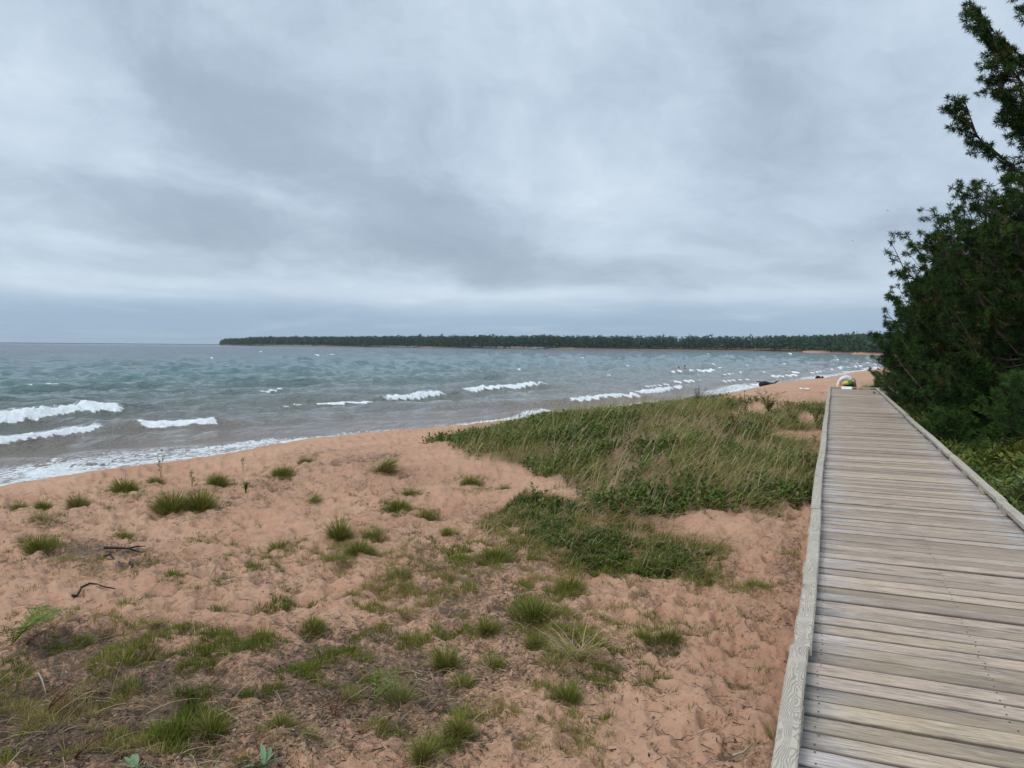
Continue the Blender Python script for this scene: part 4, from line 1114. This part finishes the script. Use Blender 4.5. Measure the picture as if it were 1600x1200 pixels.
M_YELLOW = leaf_material('yellow_leaf', [(0, (.15,.16,.035)), (1, (.27,.24,.06))])
leafy_plant('leafy_plant', 'pale green plant with broad pointed leaves by the right edge', 'plant', gp(1594, 9.6), .55, 6, M_PALE, .20, .32)
leafy_plant('leafy_shrub', 'little shrub of orange and tan leaves just beyond the rail', 'shrub', gp(1466, 16.6), .55, 9, M_ORANGE, .11, .32)
leafy_plant('leafy_shrub', 'yellowish shrub beside the rail, left of the orange one', 'shrub', gp(1447, 18.2), .50, 9, M_YELLOW, .10, .3)
leafy_plant('leafy_shrub', 'yellow green shrub deeper in the undergrowth below the dark trunks', 'shrub', gp(1482, 20.5), .8, 10, M_YELLOW, .11, .4)
leafy_plant('leafy_shrub', 'dull brownish green bush right of the tall grass stalks', 'shrub', gp(1560, 13.2), .60, 16, M_GRASSY, .07, .42)
leafy_plant('leafy_shrub', 'orange leaved shoots low at the right edge under the pale plant', 'shrub', gp(1598, 8.6), .32, 6, M_ORANGE, .12, .22)
# shrubs on the dune and beach
leafy_plant('dune_shrub', 'grey green upright shrub on bare sand at the back of the dune', 'shrub', gp(1203, 20.0), .62, 16, M_UNDER, .13, .50, wl=.34)
leafy_plant('dune_shrub', 'dark leafy shrub poking above the crest where the beach shows behind', 'shrub', gp(1092, 21.0), .55, 9, M_SHRUB, .10, .30)
leafy_plant('dune_shrub', 'shrub with purplish brown shoots left of the boardwalk rail', 'shrub', gp(1243, 17.5), .62, 10, M_UNDER, .11, .42)
leafy_plant('dune_shrub', 'reddish brown leaved shoots in the middle of the green dune cover', 'shrub', gp(1150, 14.6), .50, 7, M_RED, .10, .20)
leafy_plant('dune_shrub', 'dark red clump just right of the reddish shoots', 'shrub', gp(1198, 15.6), .34, 6, M_RED, .08, .20)
leafy_plant('dune_shrub', 'bright yellow green shrub at the back of the dune near the sand patch', 'shrub', gp(1138, 19.8), .45, 9, M_YELLOW, .10, .25)
leafy_plant('dune_shrub', 'pale green shoot group between the beach shrub and the reddish one', 'shrub', gp(1165, 18.5), .6, 8, M_UNDER, .10, .35)
leafy_plant('dune_shrub', 'dark shrub hugging the rail near the end of the dune', 'shrub', gp(1276, 19.0), .55, 9, M_SHRUB, .10, .32)
leafy_plant('seedling', 'bright yellow green seedling touching the left rail', 'seedling', gp(1262, 9.1), .42, 9, M_YELLOW, .06, .12, wl=.25)
leafy_plant('leafy_plant', 'small dark leafy plant on the sand beside the wide grass clump', 'plant', hit(384, 769), .16, 6, M_UNDER, .07, .10)
# grass beyond the end of the walk
for (px0, zc0, w0, h0, lab) in [(1364, 35.2, 1.3, .80, 'broad patch of tall grass on the beach beyond the end of the walk'), (1348, 36, .6, .62, 'smaller grass clump left of the broad patch beyond the walk')]:
    p = gp(px0, zc0); root = empty('grass_clump', p); tag(root, lab, 'grass clump', 'grass clumps on the beach')
    add('green_blades', mesh_s('b', [tuft_parts(w0, h0, 900, 'm', .3, .2)], M_MARRAM), root)

# ------------------------------------------------------------------ grass clumps on the sand
for px, py, w, h, kd, lab in T:
    make_tuft('grass_tuft', 'grass: '+lab if False else lab, 'grass tuft', 'grass tufts on the sand', px, py, w, h, kd)
# big pale marram clump
P = hit(902, 1035); P[2] = gz1(P[0], P[1]); root = empty('marram_clump', P); tag(root, 'big open clump of long pale blue green blades with straw stalks fanning out', 'grass clump')
nb = 70; a = rng.normal(.3, 1.6, nb)
add('green_blades', mesh_s('b', [scatter(BLADES_LEAN, np.column_stack([rng.normal(0, .03, nb), rng.normal(0, .03, nb), np.zeros(nb)]), a, rng.uniform(.18, .36, nb), rng.uniform(.1, .8, nb), rng.uniform(.3, .9, nb))], M_MARRAM), root)
nb = 60; a = rng.random(nb)*6.28
add('dry_stalks', mesh_s('b', [scatter(STALK, np.column_stack([rng.normal(0, .04, nb), rng.normal(0, .04, nb), np.zeros(nb)]), a, rng.uniform(.2, .50, nb), rng.uniform(.5, 1.35, nb), rng.uniform(.5, 1, nb))], M_DRY), root)
# thin tall stalks
def stalks(px, py, hpx, n, lab, mat=M_MARRAM):
    P = hit(px, py); zc = float(project(P[None])[2][0]); h = hpx/F*zc*1.3; root = MB()
    for i in range(n):
        a = rng.uniform(0, 6.28); l = h*rng.uniform(.5, 1.05); t = rng.uniform(.0, .3)
        root.tube([(0, 0, 0), (math.cos(a)*l*t*.4, math.sin(a)*l*t*.4, l*.5), (math.cos(a)*l*t, math.sin(a)*l*t, l)], [.0045, .004, .002], 4, rng.random())
        for k in range(4):
            s = rng.uniform(.3, .95); b = rng.uniform(0, 6.28); c = Vector((math.cos(a)*l*t*s, math.sin(a)*l*t*s, l*s)); root.poly([tuple(c), tuple(c+Vector((math.cos(b)*.04, math.sin(b)*.03, .025))), tuple(c+Vector((math.cos(b)*.02, math.sin(b)*.02, .05)))], rng.random())
    o = add('plant_stalk', root.mesh('plant_stalk', mat), None, P); tag(o, lab, 'plant stalk', 'thin stalks standing on the sand'); return o
stalks(252, 748, 34, 4, 'tall thin forked stalk standing out against the white foam')
stalks(380, 738, 20, 2, 'short thin stalk on smooth sand near the waterline')
stalks(300, 762, 22, 3, 'thin stalk between the two largest green clumps')

# ferns
def fern(P, n, L, mat, lab, droop=.6, name='fern', az0=None, spread=6.28, pin=.35):
    root = empty(name, P); tag(root, lab, 'fern')
    for i in range(n):
        az = (rng.uniform(0, 6.28) if az0 is None else az0)+(i-(n-1)/2)*spread/max(n, 1)*.9; m = MB(); pts = []; k = 16; l = L*rng.uniform(.8, 1.05)
        for j in range(k+1):
            s = j/k; pts.append(Vector((math.cos(az)*l*s*.75, math.sin(az)*l*s*.75, l*(.95*s-droop*s*s))))
        m.tube(pts, [.004*(1-.8*j/k) for j in range(k+1)], 3, .2)
        side = Vector((-math.sin(az), math.cos(az), 0))
        for j in range(2, k, 1 if L > .3 else 2):
            s = j/k; pl = l*pin*.8*math.sin(math.pi*min(1, (1-s)*.92+.1))*(1 if s > .2 else .6); fw = (pts[j+1]-pts[j]).normalized()
            for sg in (-1, 1):
                d = (side*sg+fw*.45+Vector((0, 0, rng.uniform(-.25, .1)))).normalized(); w = l*.032
                for q in range(3):
                    a_ = pts[j]+d*pl*q/3; b_ = pts[j]+d*pl*(q+1.15)/3; ww = w*(1-q*.28)
                    m.poly([tuple(a_), tuple((a_+b_)/2+fw*ww), tuple(b_), tuple((a_+b_)/2-fw*ww)], rng.random())
        add('frond', m.mesh('frond', mat), root)
    return root
fern(hit(18, 1010), 4, .40, M_FERN, 'bright green fern at the left edge of the foreground', .45, az0=.6, spread=3.0)
fern(hit(585, 1098), 4, .24, M_FERN, 'small bright green fern among tufts in the lower centre', .35, az0=.9, spread=3.2)
fern(hit(70, 1120), 3, .24, M_FERND, 'rust brown dead fern at lower left', .30, 'dead_fern', az0=.8, spread=2.2)
fern(hit(40, 1015), 2, .28, M_FERND, 'dark rust dead fern just right of the bright green left fern', .5, 'dead_fern', az0=.2, spread=1.5)
fern(hit(522, 1128), 3, .16, M_FERND, 'very dark shrivelled fern between the loose tufts and the green fern', .30, 'dead_fern', az0=1.9, spread=2.4)
fern(hit(112, 1195), 3, .20, M_FERND, 'rust brown dead fern at the bottom edge left', .35, 'dead_fern', az0=.6, spread=2.0)
fern(hit(672, 1116), 2, .15, M_FERND, 'small red brown withered frond lying flat in the lower centre', .8, 'dead_fern', az0=.1, spread=2.5)
# broad blue-green leaves at the bottom
def broad(P, n, L, lab):
    root = empty('broadleaf_plant', P); tag(root, lab, 'plant')
    for i in range(n):
        az = rng.uniform(0, 6.28); m = MB(); rows_ = []; l = L*rng.uniform(.7, 1.05); el = rng.uniform(.35, 1.1)
        for j in range(7):
            s = j/6; w = l*.11*math.sin(math.pi*(s*.93+.04))**.8; c = Vector((math.cos(az)*l*s*math.cos(el), math.sin(az)*l*s*math.cos(el), l*s*math.sin(el)-l*.25*s*s)); sd2 = Vector((-math.sin(az), math.cos(az), 0))
            rows_.append([tuple(c-sd2*w+Vector((0, 0, w*.4))), tuple(c), tuple(c+sd2*w+Vector((0, 0, w*.4)))])
        m.quadgrid(rows_, closed=False, caps=False, a=rng.random()); add('leaf', m.mesh('leaf', M_BLUE, True), root)
broad(hit(212, 1206), 8, .12, 'blue green rosette of broad leaves at the bottom edge, left one of two')
broad(hit(412, 1206), 8, .12, 'blue green rosette of broad leaves at the bottom edge, right one of two')

# ------------------------------------------------------------------ driftwood and twigs
M_TWIG = plain('dark_twig', (.030,.024,.022), .8); M_STRAW = plain('pale_stick', (.42,.34,.24), .8); M_DRIFT = plain('dark_driftwood', (.022,.020,.020), .75)
def stick(name, pxs, rad, mat, lab, lift=.03, cat='stick', side=None):
    pts = []
    for px, py in pxs:
        p = hit(px, py); p[2] = gz1(p[0], p[1])+lift; pts.append(p)
    o0 = pts[0].copy(); m = MB(); n = len(pts); m.tube([p-o0 for p in pts], [rad*(1-.6*i/(n-1)) for i in range(n)], 6)
    if side:
        for a, b in side: 
            p0 = pts[a]-o0; m.tube([p0, p0+np.array(b)*.5+np.array([0, 0, .01]), p0+np.array(b)], [rad*.6, rad*.5, rad*.2], 4)
    o = add(name, m.mesh(name, mat, True), None, o0); tag(o, lab, cat)
stick('fallen_branch', [(114,941),(120,932),(128,925),(140,921),(150,918),(163,920),(180,919)], .012, M_TWIG, 'bent black branch lying alone on smooth sand at left', cat='branch')
stick('fallen_branch', [(163,862),(180,863),(200,862),(226,865)], .016, M_TWIG, 'straight dark branch on the litter right of the brown clump', cat='branch', side=[(1, (.12, -.10, .03)), (2, (.15, .08, .02))])
stick('fallen_branch', [(163,874),(172,872),(180,877),(187,882)], .012, M_TWIG, 'short crooked branch below the straight dark one', cat='branch')
stick('fallen_branch', [(203,882),(207,890),(206,898)], .014, M_TWIG, 'stubby black branch piece beside a faint green tuft', cat='branch')
stick('fallen_branch', [(1145,1195),(1160,1186),(1175,1182)], .007, M_STRAW, 'pale stick near the rail at the bottom edge', cat='stick')
stick('dry_stick', [(325,905),(333,893),(340,887)], .008, M_STRAW, 'pale stick leaning by the round dark tuft', cat='stick')
stick('dry_stick', [(283,886),(296,893),(308,900)], .007, M_STRAW, 'pale stick lying left of the leaning one', cat='stick')
stick('dry_stick', [(1091,1143),(1105,1141),(1116,1140)], .006, M_STRAW, 'short straw coloured stick in trodden sand near the rail', cat='stick')
stick('dry_stick', [(60,1062),(66,1072),(72,1084)], .006, M_STRAW, 'cream coloured dry blade standing above the rust brown fern', cat='stick', lift=.05)
# driftwood at the water's edge
p = at(1187, 603.5, .12); m = MB()
m.tube([(0, 0, .10), (.4, .1, .22), (.9, .2, .16), (1.4, .2, .22)], [.16, .22, .15, .06], 8)
m.tube([(.4, .1, .2), (.1, .2, .34), (-.2, .2, .36)], [.10, .06, .03], 6); m.tube([(.7, .1, .2), (1.0, -.2, .1), (1.4, -.3, .10)], [.10, .07, .03], 6); m.tube([(1.2, .1, .25), (1.6, .2, .5)], [.07, .02], 5)
o = add('driftwood', m.mesh('driftwood', M_DRIFT, True), None, p, (0, 0, YAW)); tag(o, 'black driftwood log at the water edge behind the beach shrub', 'driftwood')
p = at(1274, 592.5, .12); m = MB(); m.tube([(0, 0, .1), (.18, 0, .22), (.42, .05, .18), (.5, 0, .08)], [.06, .16, .15, .05], 8); m.tube([(.5, .1, .1), (.7, 0, .2), (.9, .1, .08)], [.05, .13, .04], 7)
o = add('dark_rock', m.mesh('dark_rock', M_DRIFT, True), None, p, (0, 0, YAW)); tag(o, 'dark double lump at the waterline left of the white ring', 'rock')
# folded white towel on the sand
M_TOWEL = plain('white_towel', (.78,.72,.70), .9, .1, 30, .1)
p = hit(1257, 610); p[2] = gz1(p[0], p[1])+.02; m = MB()
n = 8; rows_ = []
for i in range(n+1):
    x = -.24+.48*i/n; rows_.append([(x, -.13, .0), (x, .13, 0), (x, .12, .085+.02*math.sin(i*1.3)), (x, 0, .10+.015*math.cos(i)), (x, -.12, .075+.02*math.sin(i*.8))][::-1])
m.quadgrid(rows_); o = add('beach_towel', m.mesh('beach_towel', M_TOWEL, True), None, p, (0, .06, YAW+.1)); tag(o, 'small pinkish white folded towel lying on the empty beach', 'towel')

# ------------------------------------------------------------------ beach gear at the end of the walk
M_VINYL, nt, out = new_mat('white_vinyl')
b = pbsdf(nt, mixc(nt, noise(nt, texco(nt), 3, 2, .5).step(.4, .65), (.80,.82,.86), (.70,.72,.84)), .25, .5); b.inputs['Transmission Weight'].default_value = .15
nt.links.new(b.outputs[0], out.inputs[0])
YB = YEND+.75
def gearz(x, y): return gz1(x, y)
pr = atz(1323, 32.0); pr[2] = gearz(pr[0], pr[1])
m = MB(); rows_ = []; R1, r1 = .31, .085; nn_ = 28
for i in range(nn_):
    a = 2*math.pi*i/nn_; row = []
    for j in range(12):
        b_ = 2*math.pi*j/12; rr_ = r1*(1+.03*math.sin(a*14)); row.append(((R1+rr_*math.cos(b_))*math.cos(a), rr_*math.sin(b_), ((R1+rr_*math.cos(b_))*math.sin(a))*1.28))
    rows_.append(row)
rows_.append(rows_[0]); m.quadgrid(rows_, caps=False)
root = empty('swim_ring', (pr[0], pr[1], pr[2]+(R1+r1)*1.28-.03), 0); tag(root, 'white inflatable swim ring standing on edge at the end of the boardwalk', 'swim ring')
o = add('ring_tube', m.mesh('ring_tube', M_VINYL, True), root, (0, 0, 0), (math.radians(-14), 0, YAW*.2))
m = MB(); m.tube([(0, -r1+.005, R1*1.28), (0, -r1-.025, R1*1.28)], [.018, .014], 8); add('valve', m.mesh('valve', M_VINYL), root, None, (math.radians(-14), 0, 0))
def blob(cx, cy_, cz, sx, sy, sz, seed, amp=.14, nu=14, nv=9):
    r = np.random.default_rng(seed); ph = r.uniform(0, 6, 6); rows_ = []
    for i in range(nv+1):
        th = math.pi*(i/nv); th = min(max(th, .05), math.pi-.05); row = []
        for j in range(nu):
            a = 2*math.pi*j/nu; k = 1+amp*(math.sin(3*a+ph[0])*math.sin(2*th+ph[1])+.6*math.sin(5*a+ph[2]+3*th))
            x, y2, z2 = math.sin(th)*math.cos(a)*k, math.sin(th)*math.sin(a)*k, -math.cos(th)*k
            row.append((cx+sx*x, cy_+sy*y2, cz+sz*np.sign(z2)*abs(z2)**.8))
        rows_.append(row)
    return rows_
def bag(px, zc, w, d, h, col, lab, seed, nm='beach_bag', cat='bag', strap=True, z0=None):
    p = atz(px, zc); p[2] = gearz(p[0], p[1]) if z0 is None else z0; root = empty(nm, p, YAW*.5); tag(root, lab, cat)
    m = MB(); m.quadgrid(blob(0, 0, h/2, w/2, d/2, h/2, seed, .06)); mt = plain(nm+'_cloth_%d' % seed, col, .8, .2, 14, .35)
    add('bag_body' if strap else 'cloth', m.mesh('bag', mt, True), root)
    if strap:
        for s in (-1, 1):
            m = MB(); m.tube([(-w*.25, s*d*.3, h*.85), (-w*.2, s*d*.34, h*1.1), (0, s*d*.30, h*1.22), (w*.2, s*d*.34, h*1.1), (w*.25, s*d*.3, h*.85)], .012, 5); add('handle', m.mesh('handle', mt, True), root)
bag(1316, 31.3, .34, .28, .62, (.62,.30,.17), 'orange beach bag left of the pile in front of the white ring', 1)
bag(1333.5, 31.3, .30, .26, .66, (.20,.10,.06), 'brown beach bag at the right end of the pile', 2)
bag(1325, 31.2, .34, .28, .50, (.035,.03,.03), 'black bag in the middle of the pile', 3)
gzb = gearz(*atz(1325, 31.2)[:2])
bag(1323, 31.2, .36, .26, .18, (.62,.62,.12), 'crumpled yellow towel heaped on the black bag', 4, 'towel_heap', 'towel', False, gzb+.50)
bag(1328.5, 31.15, .26, .26, .22, (.12,.22,.03), 'crumpled green towel heaped on the right of the yellow one', 5, 'towel_heap', 'towel', False, gzb+.50)
# white cloth hanging over the end rail
m = MB(); rows_ = []; x0, x1 = .32, .72
for i in range(9):
    x = x0+(x1-x0)*i/8; wv = .008*math.sin(i*1.9)
    rows_.append([(x, YEND+.075+wv, -.02), (x, YEND+.072+wv, .075), (x, YEND+.05, .098), (x, YEND-.01, .099), (x, YEND-.032+wv, .078), (x, YEND-.036+wv, .03), (x, YEND-.10+wv*2, .007), (x, YEND-.19+wv*3, .006)])
m.quadgrid(rows_, closed=False, caps=False)
M_CLOTH = plain('white_cloth', (.80,.84,.88), .85, .1, 12, .08)
o = add('white_cloth', m.mesh('white_cloth', M_CLOTH, True), None, (0, 0, DECK)); tag(o, 'white cloth draped over the end rail in front of the bags', 'cloth')
sm_ = o.modifiers.new('thick', 'SOLIDIFY'); sm_.thickness = .004; sm_.offset = 1

# ------------------------------------------------------------------ swimmers
M_SKIN = plain('skin', (.36,.22,.17), .5, .4, 8, .1); M_HAIR = plain('dark_hair', (.018,.013,.011), .6); M_SUIT = plain('dark_swimwear', (.02,.02,.03), .6)
def person(px, py, facing, waist, lab, arms='down', suit=True):
    """standing in the lake; the figure is whole, the water hides what is under it"""
    p = at(px, py, 0.0); H = 1.72; z0 = -waist
    root = empty('person', (p[0], p[1], z0), facing); tag(root, lab, 'person')
    J = {'pelvis': (0, 0, .95, .135, .10), 'belly': (0, 0, 1.08, .13, .095), 'chest': (0, .01, 1.28, .155, .105), 'neckb': (0, 0, 1.43, .10, .07), 'neck': (0, .0, 1.50, .055, .055), 'jaw': (0, .02, 1.56, .062, .075), 'head': (0, .01, 1.64, .078, .092), 'crown': (0, 0, 1.71, .058, .068)}
    E = [('pelvis', 'belly'), ('belly', 'chest'), ('chest', 'neckb'), ('neckb', 'neck'), ('neck', 'jaw'), ('jaw', 'head'), ('head', 'crown')]
    for s, n_ in ((-1, 'l'), (1, 'r')):
        up = arms == 'out'
        J.update({n_+'sh': (s*.18, 0, 1.40, .055, .055), n_+'el': (s*(.42 if up else .25), .05 if up else .0, 1.30 if up else 1.13, .042, .042), n_+'wr': (s*(.60 if up else .24), .14, 1.22 if up else .93, .030, .028), n_+'ha': (s*(.68 if up else .24), .17, 1.20 if up else .85, .036, .018),
                  n_+'hip': (s*.09, 0, .88, .088, .088), n_+'kn': (s*.10, .02, .49, .056, .056), n_+'an': (s*.10, -.01, .09, .04, .04), n_+'toe': (s*.11, .14, .03, .04, .025)})
        E += [('chest', n_+'sh'), (n_+'sh', n_+'el'), (n_+'el', n_+'wr'), (n_+'wr', n_+'ha'), ('pelvis', n_+'hip'), (n_+'hip', n_+'kn'), (n_+'kn', n_+'an'), (n_+'an', n_+'toe')]
    ks = list(J); me = bpy.data.meshes.new('body'); me.from_pydata([J[k][:3] for k in ks], [(ks.index(a), ks.index(b)) for a, b in E], [])
    me.materials.append(M_SKIN); o = add('body', me, root); o.modifiers.new('skin', 'SKIN')
    for k_i, k in enumerate(ks): me.skin_vertices[0].data[k_i].radius = (J[k][3], J[k][4])
    me.skin_vertices[0].data[0].use_root = True; ssf = o.modifiers.new('sub', 'SUBSURF'); ssf.levels = ssf.render_levels = 1
    m = MB(); m.quadgrid(blob(0, -.012, 1.665, .098, .112, .098, 3, .03)); add('hair', m.mesh('hair', M_HAIR, True), root)
    m = MB(); rows_ = [[(math.cos(a)*rx, math.sin(a)*ry, zz) for a in [2*math.pi*j/14 for j in range(14)]] for zz, rx, ry in ((.80, .20, .135), (.92, .19, .135), (1.02, .165, .12))]
    m.quadgrid(rows_); add('swim_shorts', m.mesh('swim_shorts', M_SUIT, True), root)
person(1060.5, 579.5, 2.6, 1.15, 'person standing chest deep behind a breaker, the left one of the close pair')
person(1070.0, 579.0, -.4, 1.00, 'person standing waist deep behind a breaker, the right one of the close pair', 'out')
person(1015.0, 578.5, 1.2, 1.45, 'lone swimmer with only head and shoulders above the water, left of the pair')

# ------------------------------------------------------------------ gulls far off
M_GULL = plain('gull_grey', (.35,.38,.42), .8)
def gull(px, py, zc, yaw, lab):
    d = AX_F*F+AX_R*(px-800)-AX_U*(py-600); p = np.array([0, 0, EZ])+d/F*zc
    root = empty('gull', p, yaw); tag(root, lab, 'gull', 'gulls in the sky over the bay')
    m = MB(); m.tube([(0, -.26, 0), (0, -.12, .0), (0, .05, .0), (0, .18, .02), (0, .27, .02)], [.015, .06, .075, .045, .012], 8); add('body', m.mesh('body', M_GULL, True), root)
    for s in (-1, 1):
        m = MB(); m.quadgrid([[(0, .10, .03), (0, -.06, .03)], [(s*.28, .14, .14), (s*.28, -.05, .14)], [(s*.62, .02, .06), (s*.60, -.06, .06)]], closed=False, caps=False); add('wing', m.mesh('wing', M_GULL, True), root)
gull(1387, 329, 210, .8, 'faint gull flying nearest the pines')
gull(1332, 376, 260, 2.0, 'faint gull below and left of the one nearest the pines')
gull(1239, 423, 300, 1.2, 'lowest and farthest gull over the bay')
print('objects', len(bpy.data.objects), 'tris', sum(sum(len(p.vertices)-2 for p in m.polygons) if len(m.polygons) < 5000 else len(m.polygons)*(2 if m.polygons[0].loop_total == 4 else 1) for m in bpy.data.meshes))
